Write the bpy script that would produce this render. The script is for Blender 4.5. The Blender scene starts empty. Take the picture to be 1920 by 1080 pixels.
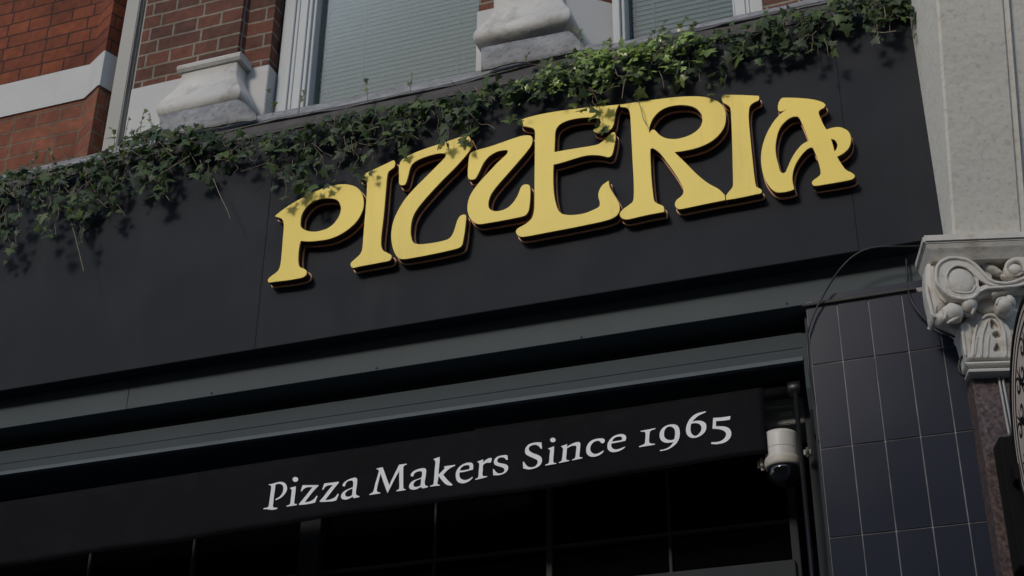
import bpy, bmesh, math, random
from mathutils import Vector, Matrix
from math import radians, sin, cos, pi
random.seed(7)
C = bpy.context.scene.collection

# ------------------------------------------------------------------ camera
F, YAW, PITCH, ROLL = 2822.57, 0.34589, 0.51098, 0.00913
CAM = Vector((0, -4.4, 1.65))
fw = Vector((-sin(YAW)*cos(PITCH), cos(YAW)*cos(PITCH), sin(PITCH)))
r0 = fw.cross(Vector((0, 0, 1))).normalized(); u0 = r0.cross(fw)
rt = cos(ROLL)*r0 + sin(ROLL)*u0; up = -sin(ROLL)*r0 + cos(ROLL)*u0
cd = bpy.data.cameras.new('camera'); cam = bpy.data.objects.new('camera', cd); C.objects.link(cam)
cd.sensor_width = 36; cd.lens = F/1920*36; cd.clip_end = 500; cd.clip_start = 0.05
M = Matrix((rt, up, -fw)).transposed().to_4x4(); M.translation = CAM
cam.matrix_world = M
bpy.context.scene.camera = cam

# ------------------------------------------------------------------ light
SUN_EL, SUN_AZ = radians(27), radians(-16)       # azimuth measured from the street side (-Y) towards -X
tosun = Vector((sin(SUN_AZ)*cos(SUN_EL), -cos(SUN_AZ)*cos(SUN_EL), sin(SUN_EL)))
w = bpy.data.worlds.new('World'); bpy.context.scene.world = w; w.use_nodes = True
nt = w.node_tree; bg = nt.nodes['Background']; sk = nt.nodes.new('ShaderNodeTexSky')
sk.sky_type = 'NISHITA'; sk.sun_disc = False; sk.sun_elevation = SUN_EL
sk.sun_rotation = math.atan2(tosun.x, tosun.y); sk.air_density = 1.0; sk.dust_density = 1.0
nt.links.new(sk.outputs[0], bg.inputs[0]); bg.inputs[1].default_value = 0.15
sd = bpy.data.lights.new('sun', 'SUN'); so = bpy.data.objects.new('sun', sd); C.objects.link(so)
sd.energy = 1.15; sd.angle = radians(10); sd.color = (1.0, 0.93, 0.83)
so.rotation_euler = tosun.to_track_quat('Z', 'Y').to_euler()
vs = bpy.context.scene.view_settings
vs.view_transform = 'Standard'; vs.look = 'None'; vs.gamma = 1; vs.exposure = 0.15

# ------------------------------------------------------------------ geometry helpers
def ray(px, py): return (fw + rt*((px-960)/F) - up*((py-540)/F))
def at(px, py, Y):
    d = ray(px, py); return CAM + d*((Y-CAM.y)/d.y)
def atx(px, py, X):
    d = ray(px, py); return CAM + d*((X-CAM.x)/d.x)
def atz(px, py, Z):
    d = ray(px, py); return CAM + d*((Z-CAM.z)/d.z)

def link(name, me, mat=None, parent=None, smooth=False):
    o = bpy.data.objects.new(name, me); C.objects.link(o)
    if mat is not None:
        for m in (mat if isinstance(mat, (list, tuple)) else [mat]): me.materials.append(m)
    if parent: o.parent = parent; o.matrix_parent_inverse = parent.matrix_world.inverted()
    if smooth:
        for p in me.polygons: p.use_smooth = True
    return o
def thing(name, label, cat, loc=(0, 0, 0), group=None):
    o = bpy.data.objects.new(name, None); C.objects.link(o); o.location = loc
    o.empty_display_size = .1
    o.matrix_world = Matrix.Translation(Vector(loc))
    o['label'] = label; o['category'] = cat
    if group: o['group'] = group
    return o
def tag(o, label, cat, group=None):
    o['label'] = label; o['category'] = cat
    if group: o['group'] = group
    return o
def struct(o): o['kind'] = 'structure'; return o

def bm2(bm, name):
    bmesh.ops.recalc_face_normals(bm, faces=bm.faces)
    me = bpy.data.meshes.new(name); bm.to_mesh(me); bm.free(); return me
def add_prism(bm, plan, z0, z1):
    vb = [bm.verts.new((p[0], p[1], z0)) for p in plan]; vt = [bm.verts.new((p[0], p[1], z1)) for p in plan]
    n = len(plan)
    for i in range(n): bm.faces.new((vb[i], vb[(i+1) % n], vt[(i+1) % n], vt[i]))
    bm.faces.new(vb); bm.faces.new(vt)
def add_box(bm, x0, x1, y0, y1, z0, z1): add_prism(bm, [(x0, y0), (x1, y0), (x1, y1), (x0, y1)], z0, z1)
def prism(name, plan, z0, z1, mat, parent=None, bev=0):
    bm = bmesh.new(); add_prism(bm, plan, z0, z1)
    if bev: bmesh.ops.bevel(bm, geom=bm.edges[:], offset=bev, segments=2, affect='EDGES')
    return link(name, bm2(bm, name), mat, parent)
def box(name, x0, x1, y0, y1, z0, z1, mat, parent=None, bev=0.0):
    return prism(name, [(x0, y0), (x1, y0), (x1, y1), (x0, y1)], z0, z1, mat, parent, bev)
def profile_x(name, prof, x0, x1, mat, parent=None, smooth=False, bev=0, x1off=None):
    """closed (y,z) profile swept along x"""
    bm = bmesh.new()
    a = [bm.verts.new((x0, y, z)) for y, z in prof]; b = [bm.verts.new((x1, y, z)) for y, z in prof]
    n = len(prof)
    for i in range(n):
        f = bm.faces.new((a[i], a[(i+1) % n], b[(i+1) % n], b[i])); f.smooth = smooth
    bm.faces.new(a); bm.faces.new(b)
    if bev: bmesh.ops.bevel(bm, geom=[e for e in bm.edges if len(e.link_faces) == 2 and e.calc_face_angle() > .9], offset=bev, segments=2, affect='EDGES')
    return link(name, bm2(bm, name), mat, parent)

def smooth_pts(pts, seg=5):
    """closed Catmull-Rom; a third element marks a corner that stays sharp"""
    n = len(pts); out = []
    P = [Vector((p[0], p[1])) for p in pts]; cor = [len(p) > 2 for p in pts]
    for i in range(n):
        p1, p2 = P[i], P[(i+1) % n]
        L = (p2-p1).length
        m1 = (p2-p1) if cor[i] else (p2-P[i-1])*.5
        m2 = (p2-p1) if cor[(i+1) % n] else (P[(i+2) % n]-p1)*.5
        if m1.length > 1.3*L: m1 = m1.normalized()*L*1.3
        if m2.length > 1.3*L: m2 = m2.normalized()*L*1.3
        for k in range(seg):
            t = k/seg; a = 2*t**3-3*t*t+1; b = t**3-2*t*t+t; c = -2*t**3+3*t*t; d = t**3-t*t
            out.append(a*p1+b*m1+c*p2+d*m2)
    return out
def fill_mesh(name, loops, origin, ex, ez, en, d0, d1, bevel=0.0, bres=1, grow=0.0):
    """loops of 2D points (along ex, ez) filled and extruded along en between offsets d0 < d1"""
    cu = bpy.data.curves.new(name, 'CURVE'); cu.dimensions = '2D'; cu.fill_mode = 'BOTH'
    h = (d1-d0)/2; cu.extrude = max(h-bevel, 1e-5); cu.bevel_depth = bevel; cu.bevel_resolution = bres; cu.offset = grow-bevel
    for lp in loops:
        s = cu.splines.new('POLY'); s.points.add(len(lp)-1); s.use_cyclic_u = True
        for i, p in enumerate(lp): s.points[i].co = (p[0], p[1], 0, 1)
    to = bpy.data.objects.new(name, cu); C.objects.link(to)
    dg = bpy.context.evaluated_depsgraph_get(); me = bpy.data.meshes.new_from_object(to.evaluated_get(dg))
    bpy.data.objects.remove(to); bpy.data.curves.remove(cu)
    mid = (d0+d1)/2
    for v in me.vertices:
        c = v.co.copy(); v.co = origin + ex*c.x + ez*c.y + en*(c.z+mid)
    bm = bmesh.new(); bm.from_mesh(me); bmesh.ops.remove_doubles(bm, verts=bm.verts, dist=1e-5)
    bmesh.ops.recalc_face_normals(bm, faces=bm.faces); bm.to_mesh(me); bm.free()
    me.name = name; me.materials.clear(); return me
def tube_bm(bm, pts, rad, n=8, caps=True, mi=0):
    rings = []; prev = None
    for i, p in enumerate(pts):
        p = Vector(p); t = (Vector(pts[min(i+1, len(pts)-1)])-Vector(pts[max(i-1, 0)]))
        if t.length < 1e-9: t = Vector((0, 0, 1))
        t.normalize()
        if prev is None: prev = t.orthogonal().normalized()
        x = (prev-t*prev.dot(t)).normalized(); prev = x; y = t.cross(x)
        r = rad[i] if isinstance(rad, (list, tuple)) else rad
        rings.append([bm.verts.new(p+(x*cos(2*pi*k/n)+y*sin(2*pi*k/n))*r) for k in range(n)])
    for a, b in zip(rings, rings[1:]):
        for k in range(n):
            f = bm.faces.new((a[k], a[(k+1) % n], b[(k+1) % n], b[k])); f.smooth = True; f.material_index = mi
    if caps:
        for r_ in (rings[0], rings[-1]):
            f = bm.faces.new(r_); f.material_index = mi
def tube(name, pts, rad, mat, parent=None, n=8):
    bm = bmesh.new(); tube_bm(bm, pts, rad, n); return link(name, bm2(bm, name), mat, parent)
def crom(pts, seg=6):
    P = [Vector(p) for p in pts]; out = []
    for i in range(len(P)-1):
        p0 = P[max(i-1, 0)]; p1 = P[i]; p2 = P[i+1]; p3 = P[min(i+2, len(P)-1)]
        for k in range(seg):
            t = k/seg
            out.append(.5*((2*p1)+(p2-p0)*t+(2*p0-5*p1+4*p2-p3)*t*t+(3*p1-p0-3*p2+p3)*t**3))
    out.append(P[-1]); return out
def lathe(name, prof, centre, mat, parent=None, n=40, axis=Vector((0, 0, 1))):
    bm = bmesh.new(); ax = axis.normalized(); x = ax.orthogonal().normalized(); y = ax.cross(x); rings = []
    for r, h in prof:
        rings.append([bm.verts.new(Vector(centre)+ax*h+(x*cos(2*pi*k/n)+y*sin(2*pi*k/n))*max(r, 1e-4)) for k in range(n)])
    for a, b in zip(rings, rings[1:]):
        for k in range(n):
            f = bm.faces.new((a[k], a[(k+1) % n], b[(k+1) % n], b[k])); f.smooth = True
    bm.faces.new(rings[0]); bm.faces.new(rings[-1])
    o = link(name, bm2(bm, name), mat, parent)
    return o

# ------------------------------------------------------------------ materials
def mat(name, col, rough=.6, metal=0, spec=.5, noise=0, nscale=8, bump=0, bscale=40, dirt=None, dirt_amt=0, dscale=3, streak=False, rvar=0, coat=0):
    m = bpy.data.materials.new(name); m.use_nodes = True; n = m.node_tree.nodes; l = m.node_tree.links
    b = n['Principled BSDF']; b.inputs['Base Color'].default_value = (*col, 1)
    b.inputs['Roughness'].default_value = rough; b.inputs['Metallic'].default_value = metal
    b.inputs['Specular IOR Level'].default_value = spec; b.inputs['Coat Weight'].default_value = coat
    tc = n.new('ShaderNodeTexCoord'); mp = n.new('ShaderNodeMapping'); l.new(tc.outputs['Object'], mp.inputs[0])
    cur = None
    if noise:
        t = n.new('ShaderNodeTexNoise'); t.inputs['Scale'].default_value = nscale; t.inputs['Detail'].default_value = 6
        l.new(mp.outputs[0], t.inputs['Vector'])
        r = n.new('ShaderNodeMapRange'); r.inputs[1].default_value = .3; r.inputs[2].default_value = .7
        r.inputs[3].default_value = 1-noise; r.inputs[4].default_value = 1+noise; l.new(t.outputs[0], r.inputs[0])
        mx = n.new('ShaderNodeMix'); mx.data_type = 'RGBA'; mx.blend_type = 'MULTIPLY'; mx.inputs[0].default_value = 1
        mx.inputs[6].default_value = (*col, 1); l.new(r.outputs[0], mx.inputs[7]); cur = mx.outputs[2]
    if dirt:
        m2 = n.new('ShaderNodeMapping'); l.new(tc.outputs['Object'], m2.inputs[0])
        if streak: m2.inputs['Scale'].default_value = (1, 1, .12)
        t = n.new('ShaderNodeTexNoise'); t.inputs['Scale'].default_value = dscale; t.inputs['Detail'].default_value = 8; t.inputs['Roughness'].default_value = .65
        l.new(m2.outputs[0], t.inputs['Vector'])
        r = n.new('ShaderNodeMapRange'); r.inputs[1].default_value = .52; r.inputs[2].default_value = .72
        r.inputs[3].default_value = 0; r.inputs[4].default_value = dirt_amt; l.new(t.outputs[0], r.inputs[0])
        mx = n.new('ShaderNodeMix'); mx.data_type = 'RGBA'; l.new(r.outputs[0], mx.inputs[0])
        if cur: l.new(cur, mx.inputs[6])
        else: mx.inputs[6].default_value = (*col, 1)
        mx.inputs[7].default_value = (*dirt, 1); cur = mx.outputs[2]
    if cur: l.new(cur, b.inputs['Base Color'])
    if rvar:
        t = n.new('ShaderNodeTexNoise'); t.inputs['Scale'].default_value = 5; t.inputs['Detail'].default_value = 5
        l.new(mp.outputs[0], t.inputs['Vector']); r = n.new('ShaderNodeMapRange')
        r.inputs[3].default_value = rough-rvar; r.inputs[4].default_value = rough+rvar; l.new(t.outputs[0], r.inputs[0]); l.new(r.outputs[0], b.inputs['Roughness'])
    if bump:
        t = n.new('ShaderNodeTexNoise'); t.inputs['Scale'].default_value = bscale; t.inputs['Detail'].default_value = 6
        l.new(mp.outputs[0], t.inputs['Vector'])
        bp = n.new('ShaderNodeBump'); bp.inputs['Strength'].default_value = bump; bp.inputs['Distance'].default_value = .004
        l.new(t.outputs[0], bp.inputs['Height']); l.new(bp.outputs[0], b.inputs['Normal'])
    return m

def brick_mat(name, c1, c2, mortar, zoff=0.0, xoff=0.0, course=.075, width=.225, msize=.0085):
    m = bpy.data.materials.new(name); m.use_nodes = True; n = m.node_tree.nodes; l = m.node_tree.links
    b = n['Principled BSDF']; b.inputs['Roughness'].default_value = .85; b.inputs['Specular IOR Level'].default_value = .25
    g = n.new('ShaderNodeNewGeometry'); s = n.new('ShaderNodeSeparateXYZ'); l.new(g.outputs['Position'], s.inputs[0])
    ad = n.new('ShaderNodeMath'); ad.operation = 'ADD'; l.new(s.outputs[0], ad.inputs[0]); l.new(s.outputs[1], ad.inputs[1])
    a2 = n.new('ShaderNodeMath'); a2.operation = 'ADD'; l.new(ad.outputs[0], a2.inputs[0]); a2.inputs[1].default_value = xoff+20*width
    z2 = n.new('ShaderNodeMath'); z2.operation = 'SUBTRACT'; l.new(s.outputs[2], z2.inputs[0]); z2.inputs[1].default_value = zoff
    # slightly uneven hand-laid joints
    nz = n.new('ShaderNodeTexNoise'); nz.inputs['Scale'].default_value = 9; l.new(g.outputs['Position'], nz.inputs['Vector'])
    wob = n.new('ShaderNodeMath'); wob.operation = 'MULTIPLY_ADD'; l.new(nz.outputs[0], wob.inputs[0]); wob.inputs[1].default_value = .008; l.new(z2.outputs[0], wob.inputs[2])
    cb = n.new('ShaderNodeCombineXYZ'); l.new(a2.outputs[0], cb.inputs[0]); l.new(wob.outputs[0], cb.inputs[1])
    br = n.new('ShaderNodeTexBrick'); l.new(cb.outputs[0], br.inputs['Vector'])
    br.inputs['Scale'].default_value = 1; br.inputs['Brick Width'].default_value = width; br.inputs['Row Height'].default_value = course
    br.inputs['Mortar Size'].default_value = msize/2; br.inputs['Mortar Smooth'].default_value = .25; br.inputs['Bias'].default_value = -.1
    br.offset = .5; br.squash = .55; br.squash_frequency = 2
    br.inputs['Color1'].default_value = (*c1, 1); br.inputs['Color2'].default_value = (*c2, 1); br.inputs['Mortar'].default_value = (*mortar, 1)
    t = n.new('ShaderNodeTexNoise'); t.inputs['Scale'].default_value = 30; t.inputs['Detail'].default_value = 8; l.new(g.outputs['Position'], t.inputs['Vector'])
    t2 = n.new('ShaderNodeTexNoise'); t2.inputs['Scale'].default_value = 3.5; t2.inputs['Detail'].default_value = 4; l.new(g.outputs['Position'], t2.inputs['Vector'])
    sm = n.new('ShaderNodeMath'); sm.operation = 'ADD'; l.new(t.outputs[0], sm.inputs[0]); l.new(t2.outputs[0], sm.inputs[1])
    r = n.new('ShaderNodeMapRange'); r.inputs[1].default_value = .6; r.inputs[2].default_value = 1.4; r.inputs[3].default_value = .55; r.inputs[4].default_value = 1.4; l.new(sm.outputs[0], r.inputs[0])
    mx = n.new('ShaderNodeMix'); mx.data_type = 'RGBA'; mx.blend_type = 'MULTIPLY'; mx.inputs[0].default_value = 1
    l.new(br.outputs['Color'], mx.inputs[6]); l.new(r.outputs[0], mx.inputs[7]); l.new(mx.outputs[2], b.inputs['Base Color'])
    h = n.new('ShaderNodeMath'); h.operation = 'MULTIPLY_ADD'; l.new(t.outputs[0], h.inputs[0]); h.inputs[1].default_value = .35
    inv = n.new('ShaderNodeMath'); inv.operation = 'SUBTRACT'; inv.inputs[0].default_value = 1; l.new(br.outputs['Fac'], inv.inputs[1]); l.new(inv.outputs[0], h.inputs[2])
    bp = n.new('ShaderNodeBump'); bp.inputs['Strength'].default_value = .8; bp.inputs['Distance'].default_value = .005
    l.new(h.outputs[0], bp.inputs['Height']); l.new(bp.outputs[0], b.inputs['Normal'])
    return m

m_fascia = mat('black_panel', (.021, .0235, .029), .6, spec=.1, noise=.16, nscale=1.5, dirt=(.040, .041, .043), dirt_amt=.35, dscale=4, streak=True, rvar=.1)
m_joint = mat('dark_joint', (.008, .008, .009), .8)
m_beam = mat('grey_painted_metal', (.061, .079, .084), .6, spec=.25, noise=.1, nscale=2, dirt=(.06, .065, .068), dirt_amt=.5, dscale=4, streak=True)
m_cass = mat('awning_cassette_paint', (.045, .058, .064), .6, spec=.2, noise=.1, nscale=2)
m_lip = mat('awning_lip_paint', (.095, .115, .124), .6, spec=.25, noise=.08)
m_dark = mat('dark_soffit', (.035, .034, .033), .7)
m_frame = mat('grey_window_frame', (.030, .034, .037), .6, spec=.2, noise=.1)
m_mull = mat('dark_glazing_bar', (.075, .07, .066), .7, spec=.1, noise=.2)
m_yellow = mat('yellow_letter_face', (.92, .705, .14), .42, spec=.2, noise=.04, nscale=3, dirt=(.62, .45, .10), dirt_amt=.35, dscale=9, streak=True)
m_ret = mat('dark_letter_return', (.030, .012, .008), .5)
m_copper = mat('copper_strip', (.85, .40, .19), .5, metal=.0, noise=.2, nscale=20)
m_rim = mat('rust_edge', (.16, .045, .02), .5)
m_cloth = mat('black_canvas', (.0075, .0075, .009), .8, spec=.12, noise=.3, nscale=3, bump=.9, bscale=9, dirt=(.015, .015, .016), dirt_amt=.5, dscale=9)
m_text = mat('white_print', (.88, .88, .88), .6, noise=.03, nscale=60)
m_tile = mat('navy_glazed_tile', (.028, .032, .048), .22, spec=.08, noise=.12, nscale=2.5, rvar=.04)
m_grout = mat('tile_grout', (.30, .29, .29), .9, noise=.3, nscale=20)
m_glass = mat('dark_shop_glass', (.002, .002, .002), .04, spec=.3)
m_white = mat('white_painted_render', (.49, .49, .475), .65, spec=.2, noise=.05, nscale=3, bump=.15, bscale=60, dirt=(.36, .35, .33), dirt_amt=.35, dscale=3, streak=True)
m_wood = mat('white_gloss_joinery', (.47, .49, .49), .5, spec=.3, noise=.06, nscale=2, dirt=(.34, .35, .36), dirt_amt=.5, dscale=5, streak=True)
m_cream = mat('cream_painted_board', (.37, .365, .335), .6, spec=.2, noise=.07, nscale=2, dirt=(.25, .24, .22), dirt_amt=.5, dscale=5, streak=True)
m_stone = mat('weathered_stone', (.50, .485, .45), .85, noise=.10, nscale=6, bump=.7, bscale=45, dirt=(.20, .165, .13), dirt_amt=.7, dscale=7)
m_pil = mat('pale_stone_paint', (.68, .655, .585), .8, noise=.05, nscale=5, bump=.7, bscale=35, dirt=(.22, .19, .15), dirt_amt=.4, dscale=60)
m_cap = mat('carved_stone_paint', (.62, .59, .53), .65, noise=.10, nscale=12, bump=.6, bscale=60, dirt=(.30, .22, .15), dirt_amt=.8, dscale=12)
m_lead = mat('grey_lead_sheet', (.235, .235, .235), .75, noise=.3, nscale=12, bump=1.4, bscale=55, dirt=(.06, .058, .06), dirt_amt=.85, dscale=38)
m_coping = mat('dusty_dark_lead', (.075, .07, .07), .85, noise=.3, nscale=10, bump=.5, bscale=30)
m_granite = mat('brown_granite', (.115, .078, .07), .5, noise=.75, nscale=75, dirt=(.03, .022, .022), dirt_amt=.9, dscale=110)
m_blk = mat('black_plastic', (.012, .012, .013), .38)
m_housing = mat('dark_grey_housing', (.22, .22, .205), .6, noise=.1)
m_cable = mat('black_cable', (.02, .02, .022), .45)
m_conduit = mat('galvanised_conduit', (.36, .36, .34), .5, metal=.3, noise=.2)
m_cambody = mat('white_camera_shell', (.64, .61, .55), .45, noise=.04)
m_camring = mat('aged_cream_plastic', (.58, .53, .44), .5, noise=.05)
m_dome = mat('smoked_dome', (.006, .006, .007), .05, spec=.8)
m_lens = mat('camera_lens', (.03, .028, .028), .25)
m_disc = mat('cream_sign_face', (.62, .52, .44), .45, noise=.05)
m_dink = mat('black_sign_paint', (.009, .008, .008), .6, spec=.15)
m_blind = mat('grey_blind_slat', (.105, .135, .138), .6, noise=.06, nscale=2)
m_blind2 = mat('pale_blue_blind_slat', (.14, .185, .205), .6, noise=.06, nscale=2)
m_label = mat('pale_sticker', (.33, .33, .30), .6, noise=.5, nscale=180)
m_brickL = brick_mat('red_orange_brick', (.19, .052, .022), (.125, .034, .016), (.040, .022, .016), zoff=.01)
m_brickL2 = brick_mat('light_red_brick', (.22, .078, .042), (.165, .056, .034), (.15, .115, .08), zoff=.01, xoff=.09, msize=.011)
m_brickP = brick_mat('brown_red_brick', (.145, .056, .036), (.080, .040, .030), (.21, .185, .145), zoff=.0, xoff=.05, msize=.012)
def glass_mat():
    m = bpy.data.materials.new('window_glass'); m.use_nodes = True; n = m.node_tree.nodes; l = m.node_tree.links
    n.remove(n['Principled BSDF']); o = n['Material Output']
    t = n.new('ShaderNodeBsdfTransparent'); t.inputs[0].default_value = (.82, .88, .87, 1); g = n.new('ShaderNodeBsdfGlossy'); g.inputs['Roughness'].default_value = .03
    f = n.new('ShaderNodeFresnel'); f.inputs[0].default_value = 1.35; x = n.new('ShaderNodeMixShader')
    l.new(f.outputs[0], x.inputs[0]); l.new(t.outputs[0], x.inputs[1]); l.new(g.outputs[0], x.inputs[2]); l.new(x.outputs[0], o.inputs[0]); return m
m_pane = glass_mat()

# ------------------------------------------------------------------ the street
m_pave = mat('paving_stone', (.13, .125, .12), .9, noise=.2, nscale=3, bump=.3)
m_road = mat('asphalt', (.05, .05, .052), .9, noise=.2, nscale=6, bump=.4)
bm = bmesh.new(); add_box(bm, -60, 60, -120, 60, -.3, -.14); struct(link('road', bm2(bm, 'road'), m_road))
bm = bmesh.new(); add_box(bm, -60, 60, -5.6, .8, -.139, 0); struct(link('pavement', bm2(bm, 'pavement'), m_pave))
bm = bmesh.new(); add_box(bm, -60, 60, -17, -13.0, -.139, 0); struct(link('far_pavement', bm2(bm, 'far_pavement'), m_pave))
opp = thing('added_terrace', 'unseen dark brick terrace added behind the camera to block sky reflections', 'building', (0, -17, 0))  # unseen terrace, added to keep sky reflections out of the glass
m_opp = mat('dark_terrace_brick', (.055, .035, .028), .9, noise=.3, nscale=2); m_owin = mat('dull_window', (.02, .022, .025), .1)
box('wall', -30, 30, -25, -17, 0, 11.6, m_opp, opp); box('parapet', -30.1, 30.1, -17.15, -16.99, 11.3, 12.0, m_stone, opp)  # height set to hide the sky from the shop glass yet pass the sun
for i in range(-9, 10):
    for k in range(3):
        if k == 0: box('shop_window', i*3-1.2, i*3+1.2, -17.1, -16.995, .6, 2.8, m_owin, opp)
        else: box('window', i*3-.55, i*3+.55, -17.06, -16.995, .9+k*3, 2.6+k*3, m_owin, opp)

# ------------------------------------------------------------------ upper brick building
bld = thing('brick_building', 'red brick upper storey with white plinths, scroll brackets and sash windows above the sign', 'building', (-3, .5, 4))
ZL = 5.10
ZT = at(960, 0, .2).z + 1.2
YB = .75
# left wall: flat, splay forward, return back
YW = .25
pb = at(171.5, 122, YW); zt = pb.z; pbb = at(160.5, 185.7, YW); zb = pbb.z
pc = atz(197, 97, zt); pd = atz(222, 111, zt)
print('left wall', pb, pc, pd, zb)
XC, YC = pc.x, pc.y; XD, YD = pd.x, pd.y
def lplan(o): return [(-9, YW-o), (pb.x-o*.4, YW-o), (XC-o*.2, YC-o), (XC+o, YC-o), (XD+o, YD), (XD+.02+o, YB), (-9, YB)]
prism('brick_wall', lplan(0), ZL-.6, zb, m_brickL2, bld)
prism('white_band', lplan(.008), zb, zt, m_white, bld)
prism('brick_wall', lplan(0), zt, ZT, m_brickL, bld)
# moulded white board between the left wall and the pier
def X(px, py, Y): return at(px, py, Y).x
zlow = ZL-.5
tb = box('trim_board', X(238, 0, .2), X(263, 0, .2), .20, .40, zlow, ZT, m_cream, bld, .004)
box('moulding', X(263, 0, .22)+.001, X(270, 0, .22), .22, .40, zlow, ZT, m_cream, tb, .003)
box('moulding', X(270, 0, .235)+.001, X(280, 0, .235), .235, .40, zlow, ZT, m_cream, tb, .003)
# middle pier
YP = .18
x1 = X(277, 0, YP); x2 = X(457, 0, YP); x3 = X(517, 0, YP+.04); x1p = X(250, 166, YP)
zp = at(253, 167, YP).z
pl = [(x1, YP), (x2, YP), (x2+.012, YP+.04), (x3, YP+.04), (x3, YP+.12), (x3, YB), (x1, YB)]
def off(p, o): return [(p[0][0]-o, p[0][1]-o), (p[1][0]+o, p[1][1]-o), (p[2][0]+o, p[2][1]-o), (p[3][0]+o, p[3][1]-o), (p[4][0]+o, p[4][1]), (p[5][0]+o, p[5][1]), (p[6][0]-o, p[6][1])]
prism('brick_pier', pl, zp, ZT, m_brickP, bld)
prism('white_plinth', off(pl, .006), ZL-.5, zp, m_white, bld, .003)

def console(L, Rx, Ys, cap):
    """lofted scroll: each level has a left silhouette pixel, a right edge pixel column and a depth"""
    Lv = []
    for (px, py), rx, Y in zip(L, Rx, Ys):
        a = at(px, py, Y)
        ry = py-.215*(rx-px)
        for _ in range(20):
            b = at(rx, ry, Y); ry += (b.z-a.z)*430
        Lv.append((a.x, b.x, Y, a.z))
    C4 = crom([Vector((l[0], l[2], l[3])) for l in Lv], 6); D4 = crom([Vector((l[1], l[2], l[3])) for l in Lv], 6)
    bm = bmesh.new(); prev = None
    for p, q in zip(C4, D4):
        e = .006
        ring = [bm.verts.new(v) for v in ((p.x, .42, p.z), (p.x, p.y+e, p.z), (p.x+e, p.y, p.z), (q.x-e, q.y, q.z), (q.x, q.y+e, q.z), (q.x, .42, q.z))]
        if prev:
            for k in range(6):
                f = bm.faces.new((prev[k], prev[(k+1) % 6], ring[(k+1) % 6], ring[k])); f.smooth = True
        else: bm.faces.new(ring)
        prev = ring
    bm.faces.new(prev)
    o = link('console_bracket', bm2(bm, 'console'), m_stone, bld)
    if cap:
        x0_, x1_, y, z = Lv[0]
        p2 = [(y-.008, z+.002), (y-.018, z+.014), (y-.020, z+.028), (y-.012, z+.040), (.42, z+.046), (.42, z+.002)]
        profile_x('cap_moulding', p2, x0_-.012, x1_+.022, m_stone, o, False, .003)
    return o
console([(339, 139), (338, 152), (328, 166), (312, 179), (299, 191), (292, 203), (295, 216), (305, 230)], [445, 444, 443, 445, 448, 450, 447, 436], [.13, .13, .12, .095, .07, .055, .06, .085], True)
console([(925, -60), (925, 0), (924, 18), (914, 36), (897, 50), (887, 62), (888, 76), (903, 94)], [1050, 1050, 1051, 1057, 1066, 1069, 1067, 1056], [.13, .13, .125, .10, .065, .045, .05, .085], False)
# second pier with splayed white plinth
z2 = at(900, 22, YP).z
e1 = atz(1150, 9, z2)
xp0 = X(898, 10, YP); xp1 = X(1062, 0, YP)
print('pier2', xp0, xp1, e1, z2, zp)
pl2 = [(xp0, YP), (xp1, YP), (e1.x, e1.y), (e1.x, e1.y+.06), (e1.x, YB), (xp0, YB)]
prism('brick_pier', pl2, z2, ZT, m_brickP, bld)
o = .006
prism('white_plinth', [(xp0-o, YP-o), (xp1, YP-o), (e1.x+o, e1.y-o), (e1.x+o, e1.y+.06), (e1.x+o, YB), (xp0-o, YB)], ZL-.5, z2, m_white, bld, .003)
# windows
def window(xl, xr, yf, jambs, mblind, slope_x=None, right=True, name='sash_window'):
    wz0, wz1 = ZL-.2, ZT
    fr = None
    bm = bmesh.new()
    for (a, b, y) in jambs: add_box(bm, a+.0006, b-.0006, y, y+.12, wz0, wz1)
    bmesh.ops.bevel(bm, geom=bm.edges[:], offset=.003, segments=1, affect='EDGES')
    add_box(bm, xl, xr, yf+.02, yf+.08, wz0, wz0+.10)
    wn = link(name, bm2(bm, name), m_wood, bld)
    box('pane', xl-.02, xr+.02, yf+.04, yf+.045, wz0+.1, wz1, m_pane, wn)
    bm = bmesh.new(); z = wz0; rr = random.Random(3)
    while z < wz1:
        t = .0125; zz = z+rr.uniform(-.0008, .0008)
        vs_ = [bm.verts.new(c) for c in ((xl, yf+.075, zz-.009), (xr, yf+.075, zz-.009), (xr, yf+.083, zz+.0185), (xl, yf+.083, zz+.0185))]
        bm.faces.new(vs_); vs2 = [bm.verts.new(v.co+Vector((0, .0012, 0))) for v in vs_]; bm.faces.new(vs2[::-1])
        bm.faces.new((vs_[0], vs2[0], vs2[1], vs_[1])); z += .025
    link('venetian_blind', bm2(bm, 'blind'), mblind, wn)
    bm = bmesh.new()
    n = max(2, int((xr-xl)/.45))
    for k in range(n):
        xx = xl+(xr-xl)*(k+.5)/n; add_box(bm, xx-.002, xx+.002, yf+.068, yf+.070, wz0, wz1)
    link('ladder_cord', bm2(bm, 'cord'), mblind, wn)
    box('room_backing', xl-.1, xr+.1, yf+.3, yf+.32, wz0, wz1, m_dark, wn)
    return wn
YG = .30
j = [(X(535, 0, .28), X(556, 0, .28), .28), (X(556, 0, .285), X(563, 0, .285), .29), (X(563, 0, .29), X(578, 0, .29), .295), (X(578, 0, .30), X(586, 0, .30), .305), (X(586, 0, .31), X(593, 0, .31), .32)]
window(X(592, 0, .34), xp0+.05, .33, j, m_blind)
j2 = [(X(1150, 0, .27)-.01, X(1160, 0, .27), .28), (X(1160, 0, .28), X(1168, 0, .28), .30), (X(1372, 10, .31), X(1377, 10, .31), .32), (X(1377, 10, .30), X(1398, 10, .30), .295), (X(1398, 10, .29), X(1406, 10, .29), .285), (X(1406, 10, .28), X(1431, 10, .28), .27)]
window(X(1168, 0, .34), X(1373, 10, .34), .33, j2, m_blind2)
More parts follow.
